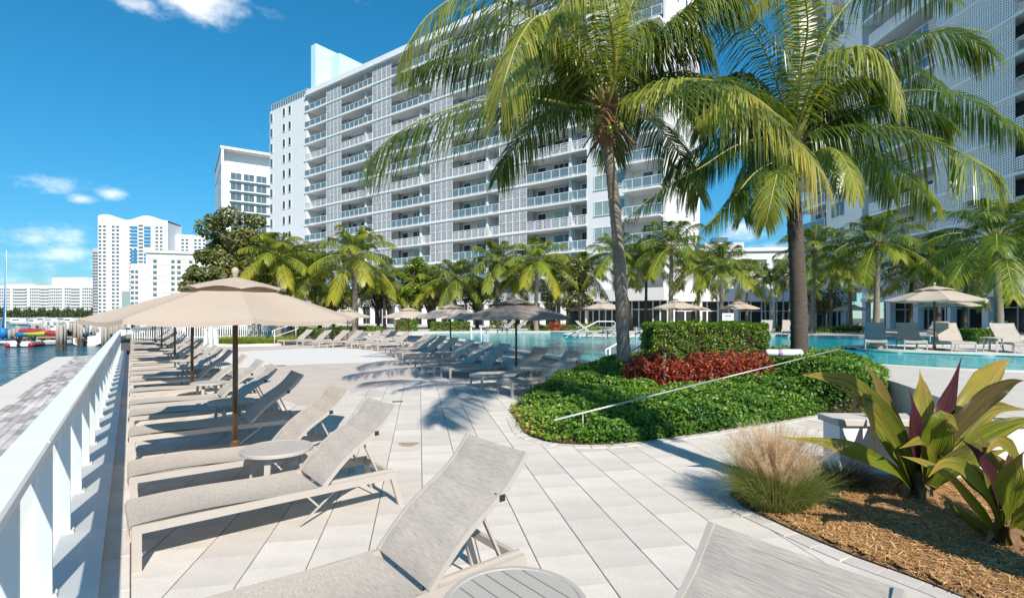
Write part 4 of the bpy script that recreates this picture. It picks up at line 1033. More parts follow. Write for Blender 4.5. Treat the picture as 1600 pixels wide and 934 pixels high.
BP = [(434, 402, 40, 3.2, 'sun', 'yellow-green coconut palm rising behind the near beige umbrella', .1, .19, .3, .0, 'trunk'),
      (553, 402, 40, 3.5, 'sun', 'golden coconut palm with one clear pale trunk in front of the apartment block', .3, .2, 1.1, .05, 'trunk'),
      (497, 424, 45, 3.0, 'mid', 'shaded coconut palm between the two golden palms at left', .3, .17, 2.0, .1, 'trunkdark'),
      (600, 440, 46, 2.4, 'mid', 'small coconut palm just right of the golden palm', .3, .14, 2.6, 0, 'trunkdark'),
      (711, 436, 45, 2.7, 'green', 'slim dark green coconut palm left of the dark umbrella', UP, .13, .8, 0, 'trunkdark'),
      (775, 412, 44, 3.0, 'green', 'dark green coconut palm above the dark umbrella', UP, .16, 3.3, .2, 'trunkdark'),
      (838, 410, 42, 3.0, 'sun', 'coconut palm with golden lower fronds right of the dark umbrella', UP, .17, 1.9, 0, 'trunk'),
      (962, 398, 43, 2.9, 'mid', 'coconut palm partly hidden by the tall grey palm trunk', UP, .16, .2, 1.4, 'trunkdark'),
      (1049, 388, 40, 3.2, 'mid', 'coconut palm in front of the white end wall of the apartment block', UP, .17, 4.1, .0, 'trunk'),
      (1128, 416, 38, 2.6, 'mid', 'coconut palm with a reddish trunk behind the small sign', UP, .15, 5.0, 0, 'trunk'),
      (1272, 392, 36, 2.7, 'green', 'coconut palm just right of the dark foreground trunk', UP, .15, .5, 0, 'trunk'),
      (1326, 412, 38, 2.4, 'mid', 'slender coconut palm between two taller palms near the glazed wing', UP, .12, 1.5, .3, 'trunk'),
      (1372, 380, 32, 2.8, 'mid', 'coconut palm behind the leftmost poolside lounger at right', UP, .17, 2.7, 0, 'trunk'),
      (1425, 425, 35, 2.2, 'green', 'dark shaded coconut palm behind the right-hand beige umbrella', UP, .13, 3.7, 0, 'trunkdark'),
      (1556, 372, 24, 3.0, 'mid', 'broad coconut palm with pale curved trunk near the right edge of the picture', UP, .16, .9, .35, 'trunk'),
      (1618, 400, 26, 2.2, 'green', 'coconut palm cut off by the right edge of the picture', UP, .14, 2.2, 0, 'trunkdark'),
      (1300, 425, 45, 2.0, 'green', 'low dark coconut palm before the white fascia of the wing', UP, .12, 4.6, 0, 'trunkdark')]
BP += [(676, 440, 47, 2.6, 'sun', 'bright coconut palm low between the yellow-green tree and the slim dark palm', UP, .12, 3.1, 0, 'trunkdark'),
      (806, 432, 47, 2.7, 'mid', 'coconut palm squeezed between two taller palms above the dark umbrella', UP, .13, 1.3, 0, 'trunkdark'),
      (912, 425, 47, 2.6, 'mid', 'coconut palm just left of the tall grey palm trunk', UP, .13, 2.2, 0, 'trunkdark'),
      (1010, 410, 45, 2.8, 'green', 'dark coconut palm right of the tall grey palm trunk', UP, .13, .4, 0, 'trunkdark'),
      (1092, 420, 45, 2.6, 'sun', 'bright coconut palm between the end wall and the reddish-trunked palm', UP, .13, 1.9, 0, 'trunk'),
      (1168, 430, 44, 2.3, 'sun', 'bright low coconut palm left of the clump palm', UP, .12, 4.4, 0, 'trunk'),
      (1240, 425, 44, 2.3, 'mid', 'coconut palm right behind the dark foreground trunk', UP, .12, 5.2, 0, 'trunk'),
      (1468, 408, 33, 2.8, 'mid', 'coconut palm left of the broad right-hand palm', UP, .14, 3.0, 0, 'trunkdark'),
      (1510, 425, 30, 2.3, 'green', 'dark coconut palm in the shade behind the broad right-hand palm', UP, .13, .8, 0, 'trunkdark'),
      (395, 425, 48, 2.8, 'mid', 'coconut palm below the big dark broad-leaved tree', .1, .14, 2.9, 0, 'trunkdark'),
      (462, 440, 47, 2.5, 'sun', 'small golden coconut palm low behind the near umbrella canopy', .1, .13, 5.5, 0, 'trunkdark')]
for b in BP: bg_palm(b[0], b[1], b[2], b[3], b[4], b[5], b[6], b[7], b[8], b[9], b[10])
# a clump palm with several thin pale canes
cl = thing('clump_palm', (P(1212, 495, 40).x, 40, UP), 'clump palm with several thin pale canes in front of the dark glazing', 'palm tree')
for k, (a, b) in enumerate(((1203, 1192), (1209, 1204), (1213, 1212), (1219, 1224), (1224, 1236))):
    q0 = P(a + 6 * (k - 2) * .5, 512, 40) - Vector(cl.location); q1 = P(b, 432 + 6 * (k % 2), 40) - Vector(cl.location); q0.z = 0
    mb = MB(); mb.tube([q0, (q0 + q1) / 2 + Vector((.04, 0, 0)), q1], [.07, .06, .05], 7); part('cane', mb, M['palewood'], cl, True)
    for j in range(7):
        o = link('frond', SETS['mid'][(j * 3 + k) % 24], cl, q1); o.rotation_euler = (0, 0, k + j); o.scale = (.55, .55, .6)

# broad-leaved trees: limbs and leaf clumps with gaps between them
def broad_tree(px, py, Y, rx, rz, label, leaf, N, size, seed, z0=0, name='broadleaf_tree', group=None, nl=26):
    r = np.random.default_rng(seed); c = P(px, py, Y); base = Vector((c.x, Y, z0)); root = thing(name, base, label, 'tree', 0, group)
    h = c.z - z0
    mb = MB(); mb.tube([(0, 0, -.2), (.1, 0, h * .3), (-.05, 0, h * .6)], [.05 * rx + .08, .04 * rx + .06, .03 * rx + .04], 9); part('trunk', mb, M['bark'], root, True)
    cen = []
    for k in range(nl):
        d = norm(r.normal(0, 1, 3)); q = r.uniform(.35, .86); cen.append(np.array([d[0] * rx * q, d[1] * rx * q, h + d[2] * rz * q]))
    mb = MB()
    for q in cen[:14]:
        e = Vector(q); mb.tube([(0, 0, h * .5), Vector((e.x * .5, e.y * .5, h * .5 + (e.z - h * .5) * .6)), e], [.025 * rx + .02, .05, .015], 5)
    o = part('limb', mb, M['bark'], root); o['kind'] = 'stuff'
    per = N // nl; ps, ns, tt = [], [], []
    for q in cen:
        rr = r.uniform(.22, .40) * rx; d = norm(r.normal(0, 1, (per, 3))); rad = rr * r.uniform(.35, 1, per) ** .5
        ps.append(q + d * rad[:, None] * np.array([1, 1, .75])); ns.append(d + np.array([0, -.1, .4])); tt.append(np.clip(r.beta(2, 2.2, per) + r.normal(0, .08), 0, 1))
    o = link('crown', leaves_mesh('crown', np.concatenate(ps), np.concatenate(ns), size, M[leaf], .6, np.concatenate(tt), .7, seed), root); o['kind'] = 'stuff'
    return root
broad_tree(368, 390, 46, 3.5, 4.2, 'big dark broad-leaved tree left of the apartment block', 'broad', 12500, .32, 21, .1, nl=34)
broad_tree(316, 438, 44, 2.1, 1.7, 'lower rounded part of dark broad-leaved trees above the near umbrella', 'broad', 6000, .26, 22, .1)
broad_tree(452, 410, 54, 4.0, 3.2, 'dark broad-leaved tree behind the first golden palm', 'broad', 8000, .28, 23, .1)
broad_tree(404, 440, 50, 3.0, 2.4, 'shaded broad-leaved tree filling in below the big dark tree', 'broad', 6000, .26, 24, .1)
broad_tree(638, 440, 46, 2.2, 2.6, 'bright yellow-green tree left of the slim dark palms', 'brightleaf', 4500, .26, 25, .3)
broad_tree(886, 440, 45, 2.6, 2.9, 'round green tree before the last balconies of the apartment block', 'broad', 5500, .24, 26, UP)
broad_tree(590, 455, 50, 2.6, 1.8, 'dark understorey tree behind the golden palm trunk', 'broad', 4500, .24, 27, .2)
broad_tree(670, 458, 50, 2.4, 1.5, 'dark understorey tree behind the far loungers', 'broad', 3500, .24, 28, .2)
broad_tree(745, 455, 50, 2.6, 1.6, 'dark understorey tree above the dark umbrella', 'broad', 4000, .24, 29, UP)
broad_tree(520, 462, 50, 2.6, 1.7, 'dark understorey tree left of the golden palm trunk', 'broad', 4500, .24, 30, .2)
broad_tree(1286, 470, 50, 2.4, 1.5, 'dark bush growing inside the shaded glazed porch', 'broad', 2500, .22, 31, UP)
# understorey shrubs and low hedges
def shrub(px, py, Y, w, h, leaf, label, z0=UP, N=700, size=.12, name='shrub', group=None):
    c = P(px, py, Y); root = thing(name, (c.x, Y, z0), label, 'shrub', 0, group)
    d = norm(rng.normal(0, 1, (N, 3))); d[:, 2] = np.abs(d[:, 2]); q = rng.uniform(.4, 1, N) ** .5
    p = d * q[:, None] * np.array([w / 2, w / 2, h]); p[:, :2] += rng.normal(0, .06 * w, (N, 2))
    o = link('foliage', leaves_mesh('foliage', p, d + np.array([0, -.2, .4]), size, M[leaf], .55, None, .7, int(rng.integers(1e6))), root); o['kind'] = 'stuff'
    mb = MB(); mb.tube([(0, 0, -.1), (.03, 0, h * .6)], .04, 5); part('stem', mb, M['bark'], root)
    return root
def hp(px, Y): return (px - CX) / F * Y
hedge('clipped_hedge', (hp(703, 41.5), 41.8), 3.2, 1.2, .75, UP, 0, M['box'], 2600, .12, 'bright clipped hedge on the far pool edge below the dark umbrella', rough=.04)
hedge('clipped_hedge', (hp(560, 41), 41.5), 3.4, 1.2, .7, .3, 0, M['box'], 2200, .13, 'dark low hedge behind the far left loungers', rough=.06)
hedge('clipped_hedge', (hp(635, 42), 42), 1.7, 1.2, .9, UP, 0, M['box'], 1400, .13, 'short square hedge between the far steps and the pool', rough=.06)
hedge('clipped_hedge', (hp(850, 43), 43.2), 5.5, 1.0, .45, UP, 0, M['cover'], 2600, .12, 'low green border under the palms on the far side of the pool', rough=.07)
hedge('clipped_hedge', (hp(1285, 38), 38.5), 6.0, 1.2, .40, UP, 0, M['cover'], 2600, .12, 'low planting along the far pool deck below the slender palms', rough=.08)
hedge('clipped_hedge', (hp(1550, 23), 23.3), 1.9, .9, .60, UP, .05, M['box'], 2600, .085, 'clipped green hedge behind the poolside loungers at right', rough=.04)
shrub(868, 500, 43, 1.6, .8, 'red', 'russet shrub beneath the round green tree', UP, 500, .14)
shrub(1500, 505, 25, 1.1, .6, 'sunpalm', 'yellow-green tuft between the right-hand umbrellas', UP, 260, .22)
for k, (px, Y, w, h, lf) in enumerate(((480, 40, 2.2, 1.0, 'brightleaf'), (465, 42, 2.0, .9, 'broad'), (520, 42, 2.4, .9, 'brightleaf'), (585, 40.5, 1.8, .8, 'brightleaf'), (780, 44, 2.0, 1.2, 'broad'), (920, 44, 2.0, .7, 'cover'), (1030, 44, 2.0, .9, 'broad'), (1090, 42, 2.2, 1.3, 'broad'), (1140, 36, 2.2, 1.1, 'broad'), (1330, 40, 2.0, .8, 'broad'))):
    shrub(px, 500, Y, w, h, lf, 'leafy shrub in the planting on the far side, %s from the left' % ORD[k], .2 if px < 620 else UP, 600, .15, group='shrubs in the far planting')
# tufts of bright grass beyond the railing row
for k, (px, py, w, h) in enumerate(((345, 536, 1.6, .75), (375, 535, 2.0, .95), (412, 535, 1.5, .7), (455, 532, 1.6, .75), (432, 534, 1.2, .6))):
    c = G(px, py + 2); root = thing('grass_tuft', (c.x, c.y, 0), 'mound of bright green grass beyond the white curb, %s from the left' % ORD[k if k < 3 else (4 if k == 3 else 3)], 'ornamental grass', 0, 'bright grass mounds')
    N = 1100; a = rng.uniform(0, 6.28, N); rr = w / 2 * np.sqrt(rng.uniform(0, 1, N)); ou = rng.uniform(.1, .9, N)
    me = blades_mesh('blade', np.stack([rr * np.cos(a), rr * np.sin(a), np.zeros(N)], 1), np.stack([np.cos(a) * ou, np.sin(a) * ou, np.ones(N)], 1), rng.uniform(.6, 1.1, N) * h, np.full(N, .03), rng.uniform(.2, .6, N), M['brightgrass'], rng.uniform(0, 1, N), segs=3)
    o = link('blade', me, root); o['kind'] = 'stuff'
cb = [G(322, 540), G(370, 541.5), G(430, 540), G(470, 537), G(470, 530), G(330, 530)]
mb = MB()
for i in range(3): mb.beam(cb[i] + Vector((0, 0, .06)), cb[i + 1] + Vector((0, 0, .06)), .22, .16)
struct('bed_curb', mb, M['whitecon'])
# ------------------------------------------------------------------ buildings
def S_of(px, o, u):                                   # distance along a facade through o (xy) in direction u seen at column px
    t = (px - CX) / F; return (o[1] * t - o[0]) / (u[0] - u[1] * t)
def bld(name, o, u, label, cat='building', z=0):
    return thing(name, (o[0], o[1], z), label, cat, math.atan2(u[1], u[0]))
LV = [3.65 + 2.9 * k for k in range(13)]              # floor levels
ROOF = 41.35
def railing(root, x0, x1, z, y, perf, panels, pm='perf', side=None):
    rt = MB(); n = panels; rt.box(x0, x1, y - .03, y + .03, z + 1.03, z + 1.09); rt.box(x0, x1, y - .02, y + .02, z + .10, z + .14)
    for k in range(n + 1):
        x = x0 + (x1 - x0) * k / n; rt.box(x - .03, x + .03, y - .028, y + .028, z, z + 1.03)
    ro = part('balcony_railing', rt, M['white'], root)
    w = (x1 - x0) / n
    key = ('pan', round(w, 3), perf, pm)
    if key not in KIDS:
        g = MB()
        if perf: g.box(.04, w - .04, -.006, .006, .15, 1.02)
        else: g.box(.04, w - .04, -.006, .006, .15, 1.02)
        KIDS[key] = g.mesh('perforated_panel' if perf else 'glass_panel', M[pm] if perf else M['balglass'])
    for k in range(n): link('perforated_panel' if perf else 'glass_panel', KIDS[key], ro, (x0 + k * w, y, z))
    return ro
def slab(root, x0, x1, y0, y1, z, th=.24):
    mb = MB(); mb.box(x0, x1, y0, y1, z - th, z); return part('floor_slab', mb, M['white'], root)
def window(root, x0, x1, z0, z1, y=0.0, mull=1, glass='winglass', fr=.07, trans=0):
    mb = MB(); e = .05
    mb.box(x0 - fr, x1 + fr, y - e, y + .02, z1, z1 + fr); mb.box(x0 - fr, x0, y - e, y + .02, z0, z1); mb.box(x1, x1 + fr, y - e, y + .02, z0, z1); mb.box(x0 - fr - .03, x1 + fr + .03, y - e - .05, y + .02, z0 - fr, z0)
    for k in range(mull):
        x = x0 + (x1 - x0) * (k + 1) / (mull + 1); mb.box(x - .03, x + .03, y - .035, y + .01, z0, z1)
    for k in range(trans):
        zz = z0 + (z1 - z0) * (k + 1) / (trans + 1); mb.box(x0, x1, y - .03, y + .008, zz - .025, zz + .025)
    w = part('window', mb, M['white'], root)
    mb = MB(); mb.box(x0, x1, y - .012, y + .03, z0, z1); part('pane', mb, M[glass], w); return w
def screen(root, x0, x1, z0, z1, y, n, pm='perf'):
    w = (x1 - x0) / n; key = ('scr', round(w, 3), round(z1 - z0, 2), pm)
    if key not in KIDS:
        mb = MB(); h = z1 - z0; mb.box(.0, .05, -.02, .02, 0, h); mb.box(w - .05, w, -.02, .02, 0, h); mb.box(.05, w - .05, -.02, .02, 0, .06); mb.box(.05, w - .05, -.02, .02, h - .06, h)
        mb.box(.05, w - .05, -.019, .019, h * .5 - .025, h * .5 + .025)
        mb.mi = 1; mb.box(.05, w - .05, -.008, .008, .06, h - .06)
        KIDS[key] = mb.mesh('screen_panel', [M['white'], M[pm]])
    for k in range(n): link('screen_panel', KIDS[key], root, (x0 + k * w, y, z0))

U0 = (.806, -.592); O0 = (8.75, 58.3)
ab = bld('apartment_block', O0, U0, 'long white apartment block with balconies and perforated screens beyond the pool')
s = lambda px: S_of(px, O0, U0)
xb = [s(480), s(510), s(533), s(582), s(611), s(672), s(707), s(780), s(823), s(917)]
sl, s2, s3, s4 = s(422), s(978), s(983), s(1040)
DP = 2.1
# solid parts
mb = MB(); mb.box(sl, xb[0], 0, 12, 0, ROOF - .02); part('end_wall', mb, M['wall'], ab)
mb = MB(); mb.box(xb[0] - .01, xb[9] + .01, DP, 12, 0, ROOF - .3); part('rear_wall', mb, M['wallg'], ab)  # balcony recess shade is put into this grey
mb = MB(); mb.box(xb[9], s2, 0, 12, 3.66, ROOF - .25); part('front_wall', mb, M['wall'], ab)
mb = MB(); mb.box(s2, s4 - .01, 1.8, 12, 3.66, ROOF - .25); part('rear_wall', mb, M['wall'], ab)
mb = MB(); mb.box(s4 - .25, s4, 0, 11.98, 3.66, ROOF - .2); part('gable_wall', mb, M['wall'], ab)
mb = MB(); mb.box(xb[0], s4 + .1, -.25, 12.1, ROOF, ROOF + .75); part('roof_parapet', mb, M['wall'], ab)
mb = MB(); mb.box(xb[0] - .3, s4 + .2, -.45, 2.2, ROOF - .3, ROOF + .002); part('roof_slab', mb, M['white'], ab)
mb = MB()
for k in range(16): x = sl + .2 + k * (xb[0] - sl - .4) / 15; mb.box(x - .03, x + .03, .2, .26, ROOF, ROOF + 1.3)
mb.box(sl + .2, xb[0] - .2, .19, .27, ROOF + 1.3, ROOF + 1.36); ro = part('roof_railing', mb, M['white'], ab)
mb = MB(); mb.box(sl + .2, xb[0] - .2, .22, .235, ROOF + .1, ROOF + 1.3); part('glass_panel', mb, M['balglass'], ro)
bays = [(xb[0], xb[1], 4), (xb[2], xb[3], 7), (xb[4], xb[5], 7), (xb[6], xb[7], 7), (xb[8], xb[9], 7)]
PF = {0: (21.05, 29.75), 1: (21.05, 29.75), 2: (12.35, 21.05, 29.75), 3: (12.35, 21.05), 4: (12.35, 21.05, 29.75)}
for z in LV:
    slab(ab, xb[0] - (.9 if z > 6 else 0), xb[9], -.12, DP, z)
    if z < 6: continue
    zt = min(z + 2.9 - .24, ROOF - .3)
    for b, (x0, x1, n) in enumerate(bays):
        perf = any(abs(z - q) < .2 for q in PF[b])
        railing(ab, x0 + (.0 if b else -.85), x1 - .03, z, .0, perf, n)
        if b == 0:
            mb = MB()
            mb.box(x0 - .9, x0 - .85, -.02, 1.6, z + 1.03, z + 1.09)
            for q in range(3): mb.box(x0 - .9, x0 - .85, .1 + q * .7, .15 + q * .7, z, z + 1.03)
            part('side_railing', mb, M['white'], ab)
        w = x1 - x0
        # glazed doors and a window in the recess, a white pier between rooms
        if b: 
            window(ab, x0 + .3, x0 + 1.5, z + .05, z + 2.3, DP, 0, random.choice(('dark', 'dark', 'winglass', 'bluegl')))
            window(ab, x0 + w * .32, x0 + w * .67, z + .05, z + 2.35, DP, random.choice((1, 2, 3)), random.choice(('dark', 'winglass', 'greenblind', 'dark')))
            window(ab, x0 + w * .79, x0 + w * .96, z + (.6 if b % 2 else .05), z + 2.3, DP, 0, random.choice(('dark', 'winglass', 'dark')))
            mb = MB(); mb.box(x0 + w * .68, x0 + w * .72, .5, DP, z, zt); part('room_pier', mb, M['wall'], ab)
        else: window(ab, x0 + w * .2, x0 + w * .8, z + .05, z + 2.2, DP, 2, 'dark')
    for k in (1, 3, 5, 7):
        screen(ab, xb[k], xb[k + 1], z + .005, zt, .0, 4)
        mb = MB(); mb.box(xb[k] + .1, xb[k + 1] - .1, 1.5, 1.6, z, zt); part('partition', mb, M['wallg'], ab)  # greyed backing, shade behind the screen put into its colour
    for q in (s(929), s(964)):
        window(ab, q, q + (2.0 if q < s(950) else .9), z + .75, z + 2.25, 0, 1 if q < s(950) else 0, 'greenblind')
    # right-hand balconies
    slab(ab, s2 + .01, s4 - .26, -1.0, 1.8, z)
    railing(ab, s3 - .3, s4 - .05, z, -.95, False, 4)
    window(ab, s3 + .9, s3 + 2.0, z + .05, z + 2.3, 1.8, 0, 'bluegl'); window(ab, s3 + 2.5, s4 - .6, z + .05, z + 2.3, 1.8, 1, 'bluegl')
for z in LV[1:]:
    # end wall: two narrow windows and one at the corner per storey
    for q in (s(444), s(453)): window(ab, q - .45, q + .35, z + .9, z + 2.3, 0, 0, 'dark')
    window(ab, sl + .05, sl + 1.0, z + .7, z + 2.3, 0, 0, 'winglass')
# windows in the gable, seen along the side at right
for z in LV[1:]:
    for x in (3.3, 6.4, 9.2):
        w = window(ab, x, x + .75, z + .9, z + 2.3, 0, 0, 'winglass'); w.location = (s4, 0, 0); w.rotation_euler = (0, 0, R(90))
# ground storey: fascia, columns, glazing
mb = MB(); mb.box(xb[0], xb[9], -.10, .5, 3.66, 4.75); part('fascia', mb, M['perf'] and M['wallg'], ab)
mb = MB(); mb.box(xb[9], s4 + .3, -1.3, .6, 3.45, 4.75); part('fascia', mb, M['wall'], ab)
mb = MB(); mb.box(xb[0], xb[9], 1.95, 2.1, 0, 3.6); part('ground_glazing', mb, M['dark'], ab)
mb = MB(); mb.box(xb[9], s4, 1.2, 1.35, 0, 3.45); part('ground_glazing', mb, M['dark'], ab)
for k in range(20):
    x = xb[0] + .3 + k * (xb[9] - xb[0] - .6) / 19; mb = MB(); mb.box(x - .25, x + .25, -.05, .5, 0, 3.64); part('column', mb, M['white'], ab)
for k in range(34):
    x = xb[0] + .8 + k * (xb[9] - xb[0] - 1) / 33; mb = MB(); mb.box(x - .06, x + .06, 1.86, 1.95, 0, 3.6); part('mullion', mb, M['white'], ab)
for k in range(12):
    x = xb[9] + .2 + k * (s4 - xb[9] - .4) / 11; mb = MB(); mb.box(x - .06, x + .06, 1.1, 1.2, 0, 3.44); part('mullion', mb, M['white'], ab)
mb = MB(); mb.box(xb[9], s4, 1.11, 1.19, 2.5, 2.6); part('transom', mb, M['white'], ab)
# turquoise roof tower
mb = MB(); mb.box(-60.2 + 1.9, -58.7 + 1.9, 2.0, 10, ROOF, 51.6); part('roof_tower', mb, M['aqua'], ab)
mb = MB(); mb.box(-60.7 + 1.9, -60.22 + 1.9, 4, 10, ROOF, 47.5); part('roof_tower', mb, M['aqua'], ab)
q0 = S_of(516, (O0[0] + .592 * 5.2, O0[1] + .806 * 5.2), U0); q1 = S_of(530, (O0[0] + .592 * 5.2, O0[1] + .806 * 5.2), U0)
mb = MB(); mb.box(q0 - .02, q1, 5.2, 26, ROOF, 50.4); part('roof_tower', mb, M['aqua'], ab)
mb = MB()
for k in range(8): mb.box(q1 - .02, q1 + .06, 11 + k * .75, 11.45 + k * .75, 46.6, 47.9)
part('louvre', mb, M['winglass'], ab)

# right-hand wing: facade faces left
U1 = (.0, -1.0); O1 = (37.0, 66.5)
wg = bld('apartment_wing', O1, U1, 'white apartment wing with lattice screens behind the palms at right')
s = lambda px: 66.5 - 37.0 * F / (px - CX)
a0, a1, a2, a3, a4, a5, a6 = 0.0, s(1291), s(1347), s(1358), s(1461), s(1490), s(1586)
end = 45.0
mb = MB(); mb.box(a1, a2, 0, 14, 4.86, ROOF); part('front_wall', mb, M['white'], wg)
mb = MB(); mb.box(a0, a1, 1.8, 14, 4.86, ROOF); part('rear_wall', mb, M['white'], wg)
mb = MB(); mb.box(a2, end, 2.4, 14, 0, ROOF); part('rear_wall', mb, M['white'], wg)
mb = MB(); mb.box(a0 - .2, end, -.3, 14.1, ROOF, ROOF + .8); part('roof_parapet', mb, M['white'], wg)
for k, z in enumerate(LV[1:]):
    slab(wg, a0, a1 - .01, -.2, 1.8, z); railing(wg, a0 + .1, a1 - .05, z, -.15, False, 4)
    window(wg, a0 + 1.2, a0 + 2.4, z + .05, z + 2.3, 1.8, 0, 'dark'); window(wg, a0 + 3.0, a1 - .5, z + .05, z + 2.3, 1.8, 1, 'dark')
    window(wg, a1 + 1.0, a1 + 3.3, z + .75, z + 2.3, 0, 2, 'winglass')
    slab(wg, a2 + .01, end, -.15, 2.4, z, .26)
    zt = z + 2.9 - .26
    pf = abs(z - 12.35) < .2 or abs(z - 21.05) < .2 or abs(z - 29.75) < .2
    railing(wg, a3, a4, z, 0, pf, 6, 'perfbig'); railing(wg, a6 + .1, end - .1, z, 0, abs(z - 15.25) < .2 or abs(z - 12.35) < .2, 10, 'perfbig')
    screen(wg, a4 + .1, a6, z + .005, min(zt, ROOF - .3), 0.0, 7, 'perfbig')
    mb = MB(); mb.box(a4 - .4, a4 + .1, .15, 2.4, z, min(zt, ROOF)); part('partition', mb, M['white'], wg)
    mb = MB(); mb.box(a4 + .12, a6 - .1, 1.2, 1.3, z, min(zt, ROOF)); part('partition', mb, M['interior'], wg)  # added dark backing, its colour stands for shade behind the holes
    window(wg, a3 + 1.2, a3 + 3.0, z + .05, z + 2.2, 2.4, 1, 'dark'); window(wg, a3 + 4.4, a4 - .8, z + .5, z + 2.2, 2.4, 1, 'winglass'); window(wg, a6 + 1, a6 + 4, z + .05, z + 2.2, 2.4, 2, 'dark')
# first-floor lattice above the ground-floor arcade
mb = MB(); mb.box(a3 - 1.0, end, -.2, 2.4, 3.3, 3.66); part('arcade_beam', mb, M['white'], wg)
screen(wg, a3 - 1.0, end, 3.67, 6.28, -.05, 20, 'perfbig')
for k in range(9):
    x = a3 - .8 + k * 3.45; mb = MB(); mb.box(x - .28, x + .28, .0, .55, 0, 3.3); part('column', mb, M['white'], wg)
mb = MB(); mb.box(a3 - 1, end, 2.25, 2.39, UP, 3.3); part('ground_glazing', mb, M['dark'], wg)
mb = MB(); mb.box(a3 - .9, end, 1.0, 1.1, 3.67, 6.2); part('partition', mb, M['interior'], wg)  # dark sheet added so the lattice holes look shaded
for k in range(22):
    x = a3 - .8 + k * 1.42; mb = MB(); mb.box(x - .05, x + .05, 2.15, 2.25, UP, 3.3); part('mullion', mb, M['white'], wg)
mb = MB(); mb.box(a3 - 1, end, 2.16, 2.24, 2.45, 2.53); part('transom', mb, M['white'], wg)

# low glazed link between the two
lk = bld('link_building', (15.5, 57.5), (1.0, .04), 'low glazed link building with a wide white fascia between the two apartment blocks')
Lk = 23.0
mb = MB(); mb.box(0, Lk, -1.2, 9, 3.45, 4.85); part('fascia', mb, M['wall'], lk)
mb = MB(); mb.box(0, Lk, .0, .15, 0, 3.4); part('ground_glazing', mb, M['dark'], lk)
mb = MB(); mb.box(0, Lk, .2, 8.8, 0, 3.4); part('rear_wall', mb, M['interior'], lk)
for k in range(19):
    x = .2 + k * (Lk - .4) / 18; mb = MB(); mb.box(x - .07, x + .07, -.12, -.002, 0, 3.44); part('mullion', mb, M['white'], lk)
mb = MB(); mb.box(0, Lk, -.10, -.003, 2.35, 2.44); part('transom', mb, M['white'], lk)
for k in range(6):
    x = 1.2 + k * 4.1; mb = MB(); mb.box(x - .2, x + .2, -1.1, -.7, 0, 3.44); part('column', mb, M['white'], lk)
# white penthouse building behind the gap
pb = bld('low_building', (43.0, 125), (1.0, -.12), 'low white building seen in the gap between the palms at right'); pb.scale = (1.56, 1.56, 1.5)
mb = MB(); mb.box(0, 16, 0, 10, 0, 11.6); part('wall', mb, M['wall'], pb)
mb = MB(); mb.box(-.4, 16, -.4, 10, 11.6, 12.1); part('roof', mb, M['white'], pb)
mb = MB(); mb.box(3, 9, 2, 9, 12.1, 13.4); part('penthouse', mb, M['wallg'], pb)
mb = MB(); mb.box(4.5, 6.8, 3, 5, 13.4, 14.4); part('roof_vent', mb, M['winglass'], pb)
for k in range(5): window(pb, 1 + k * 2.9, 3.0 + k * 2.9, 8.6, 10.3, 0, 1, 'winglass')
for k in range(5): window(pb, 1 + k * 2.9, 3.0 + k * 2.9, 5.4, 7.1, 0, 1, 'winglass')

# neighbouring tower behind the end wall
t = (346 - CX) / F; nt = bld('apartment_tower', (t * 150, 150), (.838, .545), 'white mid-rise tower with recessed balconies just left of the long block')
Hn = CAMH + (HZ - 228) / F * 150
mb = MB(); mb.box(0, 34, .0, 30, 0, Hn - 5.6); part('wall', mb, M['wall'], nt)
mb = MB(); mb.box(0, 34, 3, 30, Hn - 5.6, Hn - .7); part('penthouse', mb, M['white'], nt)
mb = MB(); mb.box(-.3, 34.3, -.3, 30.2, Hn - .7, Hn); part('roof', mb, M['wall'], nt)
mb = MB(); mb.box(-.1, .6, -.1, 30, Hn - 5.6, Hn - .7); mb.box(16, 16.8, -.1, 3, Hn - 5.6, Hn - .7); mb.box(.6, 34, -.1, .2, Hn - 5.6, Hn - 4.4); part('parapet', mb, M['wall'], nt)
for k in range(12):
    z = Hn - 9.6 - 3.05 * k
    mb = MB(); mb.box(2, 13, -.9, 0, z - .3, z); part('balcony_slab', mb, M['white'], nt)
    mb = MB(); mb.box(2.05, 12.95, -.86, -.84, z, z + 1.0); part('balcony_glass', mb, M['clear'], nt)
    for j in range(3): window(nt, 2.4 + j * 3.4, 5.2 + j * 3.4, z + .1, z + 2.2, 0, 1, 'winglass')
    mb = MB(); mb.box(16.5, 34, -.35, 0, z - .35, z - .05); part('ledge', mb, M['white'], nt)
    for j in range(4):
        if (k * 3 + j) % 5 == 4: continue
        window(nt, 17.3 + j * 4.1, 20.4 + j * 4.1, z + .6, z + 2.2, 0, 2, 'winglass')
sd = MB()
for k in range(11):
    z = Hn - 9 - 3.05 * k; sd.box(-.05, .02, 9, 12, z, z + 1.6)
part('side_window', sd, M['winglass'], nt, kind='stuff')

